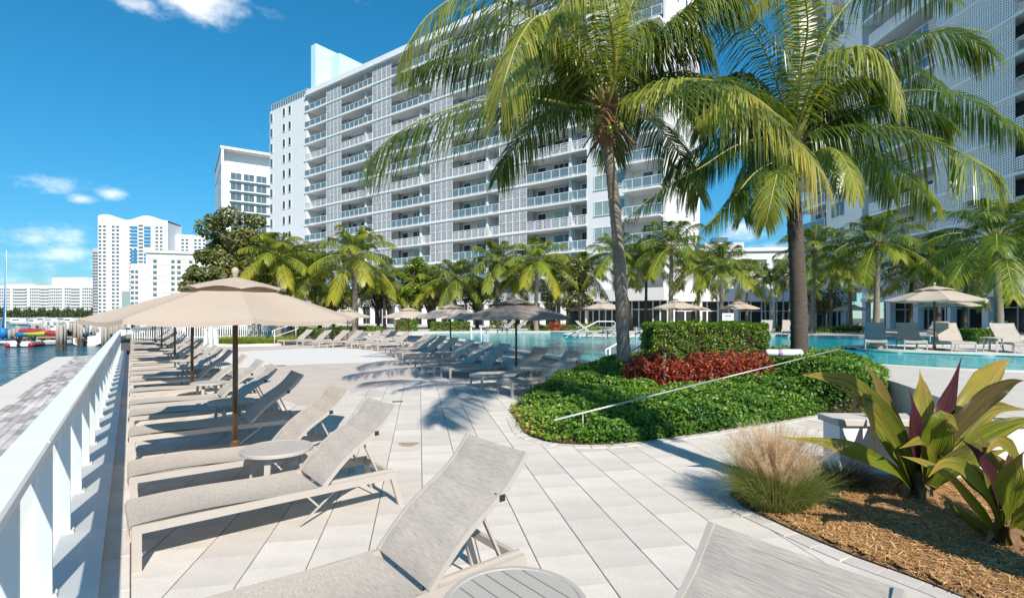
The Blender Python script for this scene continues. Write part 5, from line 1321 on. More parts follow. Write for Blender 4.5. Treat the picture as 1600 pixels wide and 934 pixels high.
# far towers across the water
def far_block(name, px0, px1, Y, pytop, ang, dep, label, m, cols, fh, win, glass='dark', base=0, ww=.55):
    u = (math.cos(R(ang)), math.sin(R(ang))); o = ((px0 - CX) / F * Y, Y); root = bld(name, o, u, label)
    W = S_of(px1, o, u); H = CAMH + (HZ - pytop) / F * Y
    mb = MB(); mb.box(0, W, 0, dep, base, H); part('wall', mb, M[m], root)
    if cols:
        nf = int((H - base - 3) / fh); mb = MB(); cw = W / cols
        for f in range(nf):
            for c in range(cols):
                if not win(f, c, nf): continue
                z = H - 3.2 - (f + 1) * fh; x = (c + .5 - ww / 2) * cw; mb.box(x, x + cw * ww, -.35, .1, z + fh * .3, z + fh * .78)
        part('window', mb, M[glass], root, kind='stuff')
    return root, W, H
r, W, H = far_block('residential_tower', 153, 262, 430, 345, 8, 24, 'tallest white tower across the water with blue glass bays and a wavy roofline', 'wall', 16, 3.1, lambda f, c, n: c in (0, 1, 3, 4, 7, 8, 13, 14), 'winglass', 0, .62)
mb = MB(); nseg = 40
def wave(q): return (2.3 * math.sin(q * math.pi * 3.4 + .4) if 1 else 0) * (1 - .2 * q) + 3.4
tops = [(W * k / nseg, H - .02 + max(.8, wave(k / nseg))) for k in range(nseg + 1)]
for k in range(nseg): mb.add([(x, y, z) for y in (.02, 23.9) for x, z in ((tops[k][0], H - 1), (tops[k + 1][0], H - 1), tops[k + 1], tops[k])], [(0, 1, 2, 3), (7, 6, 5, 4), (3, 2, 6, 7), (0, 4, 5, 1)])
part('wavy_parapet', mb, M['wall'], r)
mb = MB()
for z0_, z1_ in ((H - 21, H - 3), (H - 41, H - 22.5), (H - 62, H - 42.5)):
    nb = int((z1_ - z0_) / 3.0)
    for k in range(nb):
        mb.box(W * .47, W * .565, -.5, .05, z0_ + k * 3.0, z0_ + k * 3.0 + 2.1); mb.box(W * .66, W * .755, -.5, .05, z0_ + k * 3.0, z0_ + k * 3.0 + 2.1)
part('glass_bay', mb, mat('sky_blue_glass', (.04, .22, .42), .1, .2, .1, spec=.9), r, kind='stuff')
mb = MB()
for k in range(26): mb.box(W * .58, W * .645, -.4, .05, H - 4 - k * 3.05, H - 2.6 - k * 3.05)
part('balcony_window', mb, M['winglass'], r, kind='stuff')
far_block('residential_tower', 262, 322, 450, 366, 10, 24, 'lower stepped white tower adjoining the tallest one', 'wall', 9, 3.1, lambda f, c, n: c not in (2, 5), 'bluegl', 0, .6)
far_block('residential_tower', 145, 156, 520, 388, 4, 20, 'narrow grey tower edge left of the tallest white tower', 'wallg', 5, 3.0, lambda f, c, n: True, 'dark', 0, .6)
r, W, H = far_block('hotel_block', 228, 330, 300, 395, 16, 22, 'cream mid-rise block in front of the white towers across the water', 'cream', 11, 3.3, lambda f, c, n: c in (1, 4, 5, 7, 8, 9), 'winglass', 0, .6)
mb = MB()
for k in range(10): mb.box(W * .02, W * .98, -.28, .02, H - 3.4 - k * 3.3, H - 3.15 - k * 3.3)
for k in range(5): mb.box(W * (.02 + .2 * k), W * (.03 + .2 * k), -.3, .02, 3, H - .5)
part('band', mb, M['white'], r, kind='stuff')
mb = MB(); mb.box(-1, W + 1, -1, 22.5, H, H + 1.6); part('roof', mb, M['cream'], r)
far_block('hotel_block', 204, 230, 310, 412, 12, 20, 'small white block stepping down left of the cream mid-rise', 'wall', 4, 3.2, lambda f, c, n: c in (0, 1), 'winglass', 0, .7)
far_block('hotel_block', 190, 206, 330, 455, 10, 14, 'greenish glass low block beside the small white one', 'greenblind', 0, 3, None)
r, W, H = far_block('waterfront_block', -60, 156, 700, 446.5, -6, 26, 'long low white apartment slab on the far shore at left', 'wall', 64, 4.1, lambda f, c, n: c % 8 != 7, 'winglass', 0, .66)
mb = MB()
for a, b in ((.39, .475), (.58, .64), (.80, .86), (.94, .99)): 
    for f in range(9): mb.box(W * a, W * b, -1.4, -.36, H - 5.6 - f * 4.1, H - 4.5 - f * 4.1)
part('balcony', mb, M['wallg'], r, kind='stuff')
mb = MB(); mb.box(W * .64, W * .895, 4, 22, H, H + 10.5); part('penthouse', mb, M['wall'], r)
mb = MB(); mb.box(W * .3, W * .52, 4, 22, H, H + 3); part('penthouse', mb, M['wallg'], r)
# belt of trees on the far shore
N = 26000; u = rng.uniform(0, 1, N); px = -60 + 330 * u; Y = 650 + rng.uniform(-6, 14, N) - np.clip((px - 150) / 110, 0, 1) * 200
x = (px - CX) / F * Y; hh = (10 + 2.0 * np.sin(px * .31) + 1.5 * np.sin(px * .83 + 1) + 1.2 * np.sin(px * 1.9)) * rng.uniform(.8, 1.1, N); z = rng.uniform(0, 1, N) ** .8 * hh
me = leaves_mesh('far_trees', np.stack([x, Y, z + .3], 1), np.tile([0, -1, .8], (N, 1)), 1.9, M['palmfar'], .6, None, .8, 77); o = link('far_trees', me); o['kind'] = 'stuff'
# ------------------------------------------------------------------ sun loungers
def make_lounger():
    root = link('sun_lounger', None)
    LW = .315
    for s_ in (-1, 1):
        mb = MB(); mb.beam((-.01, s_ * LW, .297), (1.98, s_ * LW, .297), .032, .062); part('side_rail', mb, M['frame'], root)
        mb = MB(); mb.beam((.018, s_ * LW, .32), (.018, s_ * LW, 0), .034, .058, (1, 0, 0)); part('leg', mb, M['frame'], root)
        mb = MB(); mb.beam((1.965, s_ * LW, .325), (2.06, s_ * LW, 0), .05, .034, (0, 1, 0)); part('leg', mb, M['frame'], root)
        mb = MB(); mb.beam((1.40, s_ * (LW - .03), .335), (1.98, s_ * (LW - .03), .335), .022, .035); part('recline_track', mb, M['frame'], root)
        mb = MB(); mb.beam((1.70, s_ * .25, .66), (1.86, s_ * .25, .32), .016, .03, (0, 1, 0)); part('back_strut', mb, M['frame'], root)
    mb = MB(); mb.beam((.018, -LW, .292), (.018, LW, .292), .03, .05); part('front_bar', mb, M['frame'], root)
    mb = MB(); mb.beam((1.965, -LW, .305), (1.965, LW, .305), .035, .05); mb.beam((1.30, -LW, .285), (1.30, LW, .285), .03, .03); part('cross_bar', mb, M['frame'], root)
    mb = MB(); mb.beam((1.55, -.2, .292), (1.15, -.26, .02), .012, .018, (0, 1, 0)); mb.beam((1.55, .2, .292), (1.15, .26, .12), .012, .018, (0, 1, 0)); part('stay_bar', mb, M['steel'], root)
    # seat sling: sags between the side rails and wraps over the front bar
    def seat_row(x, z):
        return [(x, y, z - .034 * (1 - (y / .31) ** 2) * math.sin(math.pi * min(1, max(0, (x + .0) / 1.30))) ** .5) for y in (-.325, -.31, -.21, -.1, 0, .1, .21, .31, .325)]
    rows = [[(p[0], p[1], .25) for p in seat_row(-.018, .30)], [(p[0], p[1], .30) for p in seat_row(-.028, .31)], seat_row(-.01, .333)]
    rows += [seat_row(x, .336 + .010 * math.sin(x * 4.6)) for x in np.linspace(.05, 1.27, 15)]
    mb = MB(); mb.grid(rows); top = len(rows)
    mb.grid([[(p[0], p[1], p[2] - .008) for p in r][::-1] for r in rows]); part('seat_sling', mb, M['sling'], root, True)
    # backrest: gently S-shaped, quilted across
    prof = []
    for k in range(25):
        q = k / 24; x = 1.315 + .685 * q + .025 * math.sin(math.pi * q * 1.0); z = .335 + .64 * q ** .97 + .035 * math.sin(math.pi * q * 1.9)
        prof.append(Vector((x, 0, z)))
    def row(p, q, t):
        nn = Vector((-t.z, 0, t.x)) if t.x else Vector((-1, 0, 0))
        qb = .022 * abs(math.sin(math.pi * q * 5)) ** .6
        return [p + Vector((0, y, 0)) + nn * (qb * (1 - (y / .32) ** 4) - .016 * (1 - (y / .32) ** 2) - .006) for y in (-.325, -.305, -.2, -.1, 0, .1, .2, .305, .325)]
    rows = []
    for k, p in enumerate(prof):
        t = (prof[min(k + 1, 24)] - prof[max(k - 1, 0)]).normalized(); rows.append(row(p, k / 24, t))
    mb = MB(); mb.grid(rows); mb.grid([[p + Vector((.006, 0, -.006)) for p in r][::-1] for r in rows]); part('backrest_sling', mb, M['sling'], root, True)
    for s_ in (-1, 1):
        mb = MB()
        for k in range(0, 24, 2): mb.beam(prof[k] + Vector((.012, s_ * .318, -.012)), prof[k + 2] + Vector((.012, s_ * .318, -.012)), .026, .036, (0, 0, 1))
        part('backrest_rail', mb, M['frame'], root)
    mb = MB(); mb.beam(prof[23] + Vector((.014, -.31, -.014)), prof[23] + Vector((.014, .31, -.014)), .024, .024); part('backrest_top_bar', mb, M['frame'], root)
    mb = MB(); mb.box(1.79, 1.83, -.335, -.28, .70, .74); part('backrest_bumper', mb, M['black'], root)
    return root
PROTO = make_lounger(); used = [False]
def lounger(x, y, a, label, group, z=0.0):
    if not used[0]: o = PROTO; used[0] = True; o.location = (x, y, z); o.rotation_euler = (0, 0, a)
    else: o = copy_tree(PROTO, (x, y, z), a)
    return tag(o, label, 'sun lounger', group)
def make_table():
    root = link('side_table', None); r = .335
    mb = MB(); mb.lathe([(r - .035, .468), (r, .468), (r, .492), (r - .006, .50), (r - .030, .50), (r - .035, .494), (r - .035, .468)], 40); part('rim', mb, M['tabletop'], root)
    w = (2 * (r - .037)) / 7
    for k in range(7):
        y0 = -(r - .037) + k * w + .004; y1 = y0 + w - .008; yo = max(abs(y0), abs(y1)); 
        n = 5; up_, dn = [], []
        for j in range(n + 1):
            y = y0 + (y1 - y0) * j / n; e = math.sqrt(max(0, (r - .036) ** 2 - y * y)); up_.append((e, y)); dn.append((-e, y))
        mb = MB(); mb.prism(up_ + dn[::-1], .474, .497); part('slat', mb, M['tabletop'], root)
    mb = MB(); mb.box(-.25, .25, -.03, .03, .452, .473); mb.box(-.03, .03, -.25, .25, .450, .4715); part('under_brace', mb, M['frame'], root)
    for k in range(4):
        a = k * math.pi / 2 + math.pi / 4; c, s_ = math.cos(a), math.sin(a)
        mb = MB(); mb.beam((c * .22, s_ * .22, .47), (c * .27, s_ * .27, 0), .055, .022, (c, s_, 0)); part('leg', mb, M['frame'], root)
    return root
TAB = make_table(); tused = [False]
def table(x, y, label, a=0.0, z=0.0, group='round side tables between loungers'):
    if not tused[0]: o = TAB; tused[0] = True; o.location = (x, y, z); o.rotation_euler = (0, 0, a)
    else: o = copy_tree(TAB, (x, y, z), a)
    return tag(o, label, 'side table', group)
# ------------------------------------------------------------------ umbrellas
def make_umbrella(cm):
    root = link('umbrella', None); Rr, zr, za = 1.5, 1.77, 2.245
    def ring(q):                        # q 0 apex .. 1 rim
        out = []
        for k in range(40):
            a = 2 * math.pi * k / 40; f = (k % 5) / 5.0
            rr = Rr * q * (math.cos(math.pi / 8) / math.cos((f - .5) * math.pi / 4)) if True else 0
            sag = .035 * q * math.sin(math.pi * f)
            out.append((rr * math.cos(a) * (1 - .02 * math.sin(math.pi * f) * q), rr * math.sin(a) * (1 - .02 * math.sin(math.pi * f) * q), za - (za - zr) * q ** 1.12 - sag))
        return out
    qs = (.22, .35, .5, .65, .8, .92, 1.0); rows = [ring(q) for q in qs]; rows.append([(x, y, z - .045) for x, y, z in rows[-1]])
    mb = MB()
    for i in range(len(rows) - 1): mb.grid([rows[i] + rows[i][:1], rows[i + 1] + rows[i + 1][:1]])
    part('canopy', mb, cm, root)
    def capring(q, dz):
        out = []
        for k in range(40):
            a = 2 * math.pi * k / 40; f = (k % 5) / 5.0; rr = Rr * q * (math.cos(math.pi / 8) / math.cos((f - .5) * math.pi / 4))
            out.append((rr * math.cos(a), rr * math.sin(a), za + .04 - (za - zr) * q ** 1.12 + dz + (.035 * math.sin(math.pi * f) * (q / .4))))
        return out
    rows = [capring(q, 0) for q in (.01, .12, .25, .36, .40)]; mb = MB()
    for i in range(4): mb.grid([rows[i] + rows[i][:1], rows[i + 1] + rows[i + 1][:1]])
    part('vent_cap', mb, cm, root)
    mb = MB(); mb.tube([(0, 0, .04), (0, 0, za + .03)], .031, 12); part('pole', mb, M['bronze'], root, True)
    mb = MB(); mb.lathe([(.0, za + .02), (.03, za + .03), (.03, za + .07), (.035, za + .08), (.045, za + .11), (.04, za + .14), (.02, za + .16), (.0, za + .165)], 14); part('finial', mb, M['canvas'], root, True)
    mb = MB(); mb.lathe([(.032, 1.70), (.06, 1.70), (.065, 1.76), (.05, 1.80), (.032, 1.80)], 12); part('runner_hub', mb, M['bronze'], root)
    mb = MB(); mb.lathe([(.0, .055), (.05, .055), (.05, .25), (.034, .27)], 12); mb.lathe([(.0, 0), (.30, 0), (.30, .035), (.27, .055), (.0, .055)], 24); part('base_plate', mb, M['bronze'], root)
    for k in range(8):
        a = 2 * math.pi * k / 8; c, s_ = math.cos(a), math.sin(a)
        pts = [(Rr * q * c, Rr * q * s_, za - (za - zr) * q ** 1.12 - .02) for q in (.03, .35, .7, .985)]
        mb = MB(); mb.tube(pts, .009, 5); rb = part('rib', mb, M['bronze'], root)
        mb = MB(); mb.beam((.05 * c, .05 * s_, 1.76), (Rr * .52 * c, Rr * .52 * s_, za - (za - zr) * .52 ** 1.12 - .03), .014, .018); part('strut', mb, M['bronze'], rb)
    return root
UMB = {'canvas': make_umbrella(M['canvas']), 'shadecanvas': make_umbrella(M['shadecanvas'])}; uused = set()
def umbrella(x, y, label, a=0.0, z=0.0, cm='canvas', s=1.0, group='beige octagonal umbrellas over the loungers'):
    if cm not in uused: o = UMB[cm]; uused.add(cm); o.location = (x, y, z); o.rotation_euler = (0, 0, a)
    else: o = copy_tree(UMB[cm], (x, y, z), a)
    if s != 1: o.scale = (s, s, s)
    return tag(o, label, 'umbrella', group)

# the row along the railing
AX = math.atan2(RN.y, RN.x)
tl = [.53, 2.40, 4.46, 5.84]
for k in range(6):
    b = 7.15 + 6.4 * k
    tl += [b + .65, b + 2.2, b + 3.4, b + 5.1]
tl = [t for t in tl if t < 41]
lab = {0: 'nearest lounger, its woven backrest cut off by the bottom edge of the picture', 1: 'lounger in the foreground with its raised quilted backrest left of the slatted table',
       2: 'lounger along the railing just beyond the foreground one, its feet by the railing', 3: 'lounger along the railing with a round table resting over its near side'}
for k, t in enumerate(tl):
    p = RT(.0 if k > 1 else (-.10, -.05)[k], t + .33)
    lounger(p.x, p.y, AX + random.uniform(-.02, .02) + (.05 if k in (1, 2) else 0), lab.get(k, 'taupe sling lounger in the row along the railing, %s from the near end' % (ORD[k] if k < 26 else 'last')), 'loungers in the row along the railing')
tb = [(1.41, 1.87)] + [(1.17, 5.48)]
for k in range(5): b = 7.15 + 6.4 * k; tb += [(1.25, b + 1.78), (1.25, b + 4.55)]
for k, (n, t) in enumerate(tb):
    p = RT(n, t); table(p.x, p.y, ['round slatted side table cut off by the bottom edge of the picture', 'round side table in full sun beside the nearest umbrella pole'][k] if k < 2 else 'round side table between loungers along the railing, %s from the near end' % ORD[k], AX + .2 if k else AX + 1.62)
for k in range(6):
    t = 7.15 + 6.4 * k; n = [1.04, 1.106, 1.15, 1.05, 1.02, 1.1][k]; p = RT(n, t)
    a = math.atan2(p.y, p.x) - math.pi / 2
    umbrella(p.x, p.y, ['large beige umbrella nearest the camera with its canopy filling the left middle ground', 'beige umbrella second from the camera along the railing', 'beige umbrella third from the camera along the railing', 'beige umbrella fourth from the camera along the railing', 'beige umbrella fifth from the camera along the railing', 'beige umbrella at the far end of the railing row'][k], a + R(6) + R(22.5) * 0 if k == 0 else random.uniform(0, .78))

# the row along the pool steps
feet = [(800, 621), (752.6, 608), (703, 593), (678, 588), (659, 578.4), (641, 570), (629, 563), (618, 559), (610, 556), (590, 548), (571, 546), (549, 544.7), (520, 543), (498, 543), (473, 540.5), (443.5, 540)]
angs = [31, 31, 31, 32, 32, 33, 34, 34, 35, 42, 45, 47, 50, 52, 54, 56]
for k, (px, py) in enumerate(feet):
    g = G(px, py); a = R(angs[k]); c = g + Vector((-math.sin(a), math.cos(a), 0)) * .33
    lounger(c.x, c.y, a, 'taupe lounger in the curved row below the pool steps, %s from the planted bed' % ORD[k], 'loungers in the curved row below the pool')
for k, (i, lb) in enumerate(((0, 'round side table between the two loungers nearest the planted bed'), (4, 'round side table in the curved row beside the second umbrella pole'), (8, 'round side table in the middle of the curved row'), (11, 'round side table among the far loungers of the curved row'))):
    g0 = G(*feet[i]); g1 = G(*feet[i + 1]); a = R(angs[i]); c = (g0 + g1) / 2 + Vector((math.cos(a), math.sin(a), 0)) * 1.25 + Vector((-math.sin(a), math.cos(a), 0)) * .33
    table(c.x, c.y, lb, a)
for px, Y, lb, cm in ((806.5, 14.0, 'beige umbrella beside the pool, palm shade put into its canopy colour', 'shadecanvas'), (704, 21.0, 'beige umbrella left of the dark one by the pool', 'canvas'), (638, 29, 'beige umbrella over the middle of the curved row', 'canvas'), (543, 33, 'beige umbrella behind the far left loungers with golden palm above', 'canvas'), (466, 37, 'beige umbrella mostly hidden behind the big near umbrella', 'canvas')):
    umbrella(hp(px, Y), Y, lb, random.uniform(0, .78), 0, cm, 1.0, 'umbrellas over the curved row')
# loungers and umbrellas round the pool on the raised terrace
def lng(px, py, ang, label, group='loungers on the pool terrace'):
    g = G(px, py, UP); lounger(g.x, g.y, R(ang), label, group, UP + .001)
lng(1369, 546, 56, 'lounger facing the pool with a rolled towel under it, leftmost at right', 'poolside loungers at right')
lng(1431, 547, 60, 'lounger facing the pool just left of the right-hand umbrella pole', 'poolside loungers at right')
lng(1506, 550, 64, 'lounger facing the pool just right of the right-hand umbrella pole', 'poolside loungers at right')
lng(1606, 553, 64, 'lounger facing the pool cut off by the right edge of the picture', 'poolside loungers at right')
lng(1440, 534, 30, 'lounger in blue-grey shade behind the right-hand umbrella pole', 'poolside loungers at right')
lng(1530, 531, 25, 'lounger in shade behind the clipped hedge at right', 'poolside loungers at right')
lng(762, 521.5, 25, 'lounger on the far pool edge left of its small table'); lng(780, 521.8, 25, 'lounger on the far pool edge right of its small table')
lng(921, 528.5, 22, 'lounger on the white pool peninsula left of the tall palm trunk'); lng(958, 528.5, 160, 'lounger on the white pool peninsula with its back to the tall palm trunk')
lng(1195, 524.5, 60, 'lounger on the far deck right of the clipped boxy hedge'); lng(1230, 524, 60, 'lounger on the far deck behind the dark palm trunk')
g = G(1552, 550, UP); table(g.x, g.y, 'side table between the two rightmost poolside loungers', .4, UP)
g = G(790, 522, UP); table(g.x, g.y, 'side table between the two loungers on the far pool edge', .4, UP)
g = G(948, 529, UP); table(g.x, g.y, 'side table on the white pool peninsula', .4, UP)
for px, Y, lb in ((943, 36.6, 'beige umbrella left of the tall grey palm trunk across the pool'), (1057, 34, 'beige umbrella above the clipped boxy hedge'), (1155, 37.5, 'beige umbrella behind the small white sign'), (1328, 45, 'beige umbrella deep in the shade before the glazed wing'), (1460, 18.3, 'beige umbrella over the poolside loungers at right'), (1479, 27.5, 'beige umbrella half hidden behind the right-hand one'), (906, 47, 'small beige umbrella near the far white columns'), (1082, 44, 'beige umbrella half hidden behind the one above the hedge')):
    umbrella(hp(px, Y), Y, lb, random.uniform(0, .78), UP + .002, 'canvas', 1.0, 'umbrellas on the pool terrace')
tw = G(1369, 545.5, UP); mb = MB()
mb.lathe([(.0, .0), (.24, .0), (.27, .06), (.20, .18), (.13, .25), (.0, .27)], 14); o = link('towel_bundle', mb.mesh('towel_bundle', M['canvas'], True), None, (tw.x + .35, tw.y + .5, UP + .014)); tag(o, 'beige bundle lying under the leftmost poolside lounger at right', 'bundle')

# ------------------------------------------------------------------ handrails, pole, float, sign
def tube_thing(name, pts_list, rad, m, label, cat, names, group=None):
    org = Vector(pts_list[0][0]); root = thing(name, org, label, cat, 0, group)
    for nm, pts in zip(names, pts_list):
        mb = MB(); mb.tube([Vector(p) - org for p in pts], rad, 8); part(nm, mb, m, root, True)
    return root
def uprail(px, py, ang, z0, label, s=1.0, ln=1.3, drop=.45):
    b = G(px, py, z0); d = Vector((math.cos(R(ang)), math.sin(R(ang)), 0)) * ln * s
    h = .92 * s
    a0, a1 = b, b + d + Vector((0, 0, drop))
    top = [b + Vector((0, 0, h - .32)) - d * .08, b + Vector((0, 0, h - .04)) - d * .10, b + Vector((0, 0, h)) - d * .03, b + d + Vector((0, 0, h + drop)), b + d * 1.08 + Vector((0, 0, h + drop - .05)), b + d * 1.1 + Vector((0, 0, h + drop - .34)), b + d + Vector((0, 0, h + drop - .4)), b + Vector((0, 0, h - .4)), b + Vector((0, 0, h - .36)) - d * .07]
    tube_thing('handrail', [[a0, a0 + Vector((0, 0, h))], [a1, a1 + Vector((0, 0, h))], top], .022, M['rail'], label, 'handrail', ['post', 'post', 'rail_loop'], 'white tubular handrails')
uprail(429, 538.5, 62, 0, 'white tubular handrail on the ramp by the grass mounds', 1.0, 1.6, .4)
uprail(953, 596, 28, 0.0, 'white tubular handrail on the steps beside the tall grey palm trunk', 1.0, 1.5, .6)
def ladder(px, py, z, label, ang=80):
    b = G(px, py, z); d = Vector((math.cos(R(ang)), math.sin(R(ang)), 0)); q = Vector((-d.y, d.x, 0)) * .5; l = []
    for s_ in (0, 1):
        o = b + q * s_; l.append([o + Vector((0, 0, -.4)), o + Vector((0, 0, .45)), o + d * .12 + Vector((0, 0, .62)), o + d * .45 + Vector((0, 0, .62)), o + d * .6 + Vector((0, 0, .45)), o + d * .62])
    tube_thing('pool_ladder', l, .025, M['rail'], label, 'pool ladder', ['grab_rail', 'grab_rail'], 'steel pool ladders')
ladder(752, 531, UP, 'steel pool ladder rails behind the loungers near the dark umbrella', 100)
ladder(1010, 530, UP, 'steel pool ladder rails right of the tall grey palm trunk', 80)
b = G(884, 527, UP); tube_thing('handrail', [[b, b + Vector((1.9, .6, .9)), b + Vector((2.9, .9, .9)), b + Vector((3.0, .92, .8)), b + Vector((3.0, .92, 0))]], .03, M['rail'], 'white sloping handrail at the tip of the pool peninsula', 'handrail', ['rail_loop'], 'white tubular handrails')
b = Vector((3.95, 13.6, UP)); tube_thing('handrail', [[b, b + Vector((0, 0, .85)), b + Vector((.7, .9, .95)), b + Vector((.7, .9, 0))], [b + Vector((0, 0, .35)), b + Vector((-.25, -.3, .3)), b + Vector((.75, .95, .42))]], .025, M['greyv'], 'grey metal handrail at the pool edge beside the clipped hedge', 'handrail', ['rail_loop', 'mid_rail'], 'white tubular handrails')
A = P(866, 656, 7.08); B = P(1312, 545, 12.35)
org = A; pole = thing('pool_pole', org, 'long grey telescopic pool pole lying across the ground cover', 'pool pole')
mid = A.lerp(B, .45)
mb = MB(); mb.tube([Vector((0, 0, 0)), mid - A], .015, 8); part('outer_tube', mb, M['steel'], pole, True)
mb = MB(); mb.tube([mid - A, B - A], .012, 8); part('inner_tube', mb, M['steel'], pole, True)
for q in (.06, .86):
    w = A.lerp(B, q); mb = MB(); mb.tube([w - A, Vector((w.x - A.x, w.y - A.y, float(zA(w.x, w.y)) - A.z))], .007, 6); part('support', mb, M['steel'], pole, True)
mb = MB(); w = B - A; mb.tube([w, w + Vector((.25, .1, .06)), w + Vector((.55, .1, -.02)), w + Vector((.85, 0, -.22))], .012, 6); part('hook', mb, M['black'], pole, True)
st = P(1037, 607, 10.3); mb = MB(); mb.tube([(0, 0, -.1), (.02, 0, .72)], .028, 8); o = link('wooden_stake', mb.mesh('wooden_stake', mat('pale_stake', (.42, .33, .22), .8, .15, 6), True), None, (st.x, st.y, st.z)); tag(o, 'thin wooden stake standing before the red-leaved shrubs', 'stake')
fl = P(1225, 551, 11.9); root = thing('rescue_float', (fl.x, fl.y, fl.z - .07), 'white rescue tube float lying on the ground cover by the dark palm trunk', 'rescue float', -.05)
mb = MB(); mb.tube([(-.42, 0, .07), (-.38, 0, .07), (.38, 0, .07), (.42, 0, .07)], [.04, .085, .085, .04], 12); part('foam_tube', mb, M['boatwhite'], root, True)
mb = MB(); mb.tube([(-.16, 0, .07), (-.06, 0, .07)], .0875, 12); part('printed_band', mb, mat('lilac_band', (.35, .25, .5), .5, .1, 5), root, True)
sg = P(1137, 495, 33); root = thing('pool_sign', (sg.x, sg.y, UP), 'small white notice board above the clipped boxy hedge', 'sign'); hz_ = sg.z - UP
mb = MB(); mb.box(-.03, .03, -.02, .02, 0, hz_ - .2); part('post', mb, M['steel'], root)
mb = MB(); mb.box(-.36, .36, -.05, -.021, hz_ - .24, hz_ + .24); part('board', mb, M['boatwhite'], root)
mb = MB()
for a, b_ in ((-.18, -.02), (.02, .19)): mb.box(a, b_, -.053, -.049, hz_ + .03, hz_ + .11)
part('printed_heading', mb, M['black'], root)
mb = MB()
for k in range(2): mb.box(-.27, .27, -.053, -.049, hz_ - .07 - k * .09, hz_ - .03 - k * .09)
part('printed_line', mb, mat('pale_blue_print', (.35, .48, .62), .6, .05, 5), root)

# ------------------------------------------------------------------ marina
def piling(px, pytop, Y, r, label, h=None, n=1):
    c = P(px, pytop, Y); root = thing('dock_piling', (c.x, Y, -1.0), label, 'piling', 0, 'wooden pilings of the marina'); H = c.z + 1.0
    for k in range(n):
        ox, oy = (k % 2) * r * 2.1 - (r if n > 1 else 0), (k // 2) * r * 2.0
        mb = MB(); mb.tube([(ox, oy, .5), (ox, oy, H - .1 * k)], [r, r * .95], 10); part('pile', mb, M['piling'], root, True)
        mb = MB(); mb.tube([(ox, oy, -1), (ox, oy, .5)], [r * 1.06, r * 1.06], 10); part('tide_band', mb, M['pilingcap'], root, True)
    return root
piling(93, 505, 42, .14, 'thick pair of grey pilings with a dark wet foot left of the railing end', n=4)
piling(163, 506, 40, .12, 'clustered grey pilings beside the white skiff', n=4); piling(171, 504, 41, .12, 'tall grey pilings right beside the railing end', n=3)
for k, (px, py, Y, n) in enumerate(((28, 508, 58, 2), (52, 505, 60, 3), (75, 507, 55, 2), (125, 505, 48, 3), (148, 504, 56, 2), (181, 503, 50, 3), (188, 502, 60, 2), (196, 500, 66, 2), (208, 499, 58, 2), (216, 498, 64, 3), (64, 503, 70, 2), (110, 502, 68, 2))):
    piling(px, py, Y, .12, 'grey piling cluster among the moored boats, %s of these clusters' % ORD[k], n=n)
piling(101, 506, 47, .16, 'single tall pale piling behind the thick pair'); piling(117, 503, 52, .16, 'pale piling between the dinghy and the white skiff')
for k, px in enumerate((3, 9, 15, 22, 29, 36, 43)): piling(px, 513 + (k % 3), 52 + (k % 2) * 3, .15, 'short pale piling of the wooden pier at the left edge, %s from the left' % ORD[k])
for k, px in enumerate((232, 246, 258, 118, 136)): piling(px, 499, 60, .18, 'piling out in the marina beyond the deck end, number %s from left' % ORD[k])
pr = thing('wooden_pier', (-48, 52.5, -1), 'low wooden pier with pale decking behind the dinghies at left', 'pier')
mb = MB(); mb.box(-12, 14, 0, 1.6, .55, .70); part('decking', mb, M['dockwood'], pr)
for k in range(10): mb = MB(); mb.tube([(-11 + k * 2.6, .2, -.8), (-11 + k * 2.6, .2, .55)], .11, 7); part('pile', mb, M['pilingcap'], pr)
mb = MB()
for k in range(4): mb.box(-3.0, -2.0, -.12, -.05, -.3 + k * .22, -.24 + k * .22)
part('ladder', mb, M['dockwood'], pr)
def outboard(root, x, y, z, rz=0):
    mb = MB(); mb.lathe([(.0, .0), (.15, .02), (.19, .15), (.17, .38), (.10, .46), (.0, .48)], 10, (x, y, z + .25)); mb.box(x - .06, x + .06, y - .09, y + .09, z - .5, z + .3); mb.box(x - .13, x + .13, y - .05, y + .05, z - .12, z - .07)
    return part('outboard_motor', mb, M['black'], root, True)
def dinghy(c, rz, label, c1, c2, ln=2.9, w=1.5):
    root = thing('inflatable_dinghy', c, label, 'dinghy', rz, 'small boats moored by the pier'); r = .21
    pts = [(-w / 2 + r, -ln / 2, .22), (-w / 2 + r, .2, .22), (-w / 2 + r + .15, ln * .32, .27), (0, ln / 2, .34), (w / 2 - r - .15, ln * .32, .27), (w / 2 - r, .2, .22), (w / 2 - r, -ln / 2, .22)]
    mb = MB(); mb.tube(catmull(pts, 26), r, 10); part('tube_hull', mb, c1, root, True)
    mb = MB(); mb.box(-w / 2 + .3, w / 2 - .3, -ln / 2 + .1, ln * .3, .10, .18); part('floor', mb, M['greyv'], root)
    mb = MB(); mb.box(-w / 2 + .25, w / 2 - .25, -ln / 2 + .05, -ln / 2 + .12, .1, .55); part('transom', mb, M['boatwhite'], root)
    mb = MB(); mb.box(-w / 2 + .1, w / 2 - .1, -.25, .05, .40, .46); part('seat', mb, c2, root)
    for s_ in (-1, 1): mb = MB(); mb.tube([(s_ * (w / 2 - r), -ln / 2 + .1, .43), (s_ * (w / 2 - r), .7, .43)], .06, 6); part('rub_strake', mb, c2, root, True)
    outboard(root, 0, -ln / 2 - .12, .32); return root
g = G(40, 541, -1.0); dinghy((g.x, g.y + .4, -1.02), .35, 'red and teal inflatable dinghy with a black outboard at the pier', M['redv'], M['teal'], 3.6, 2.1)
g = G(66, 540, -1.0); dinghy((g.x, g.y + 1.6, -1.02), -.45, 'grey inflatable dinghy moored right beside the red one', M['greyv'], M['boatwhite'], 3.4, 1.9)
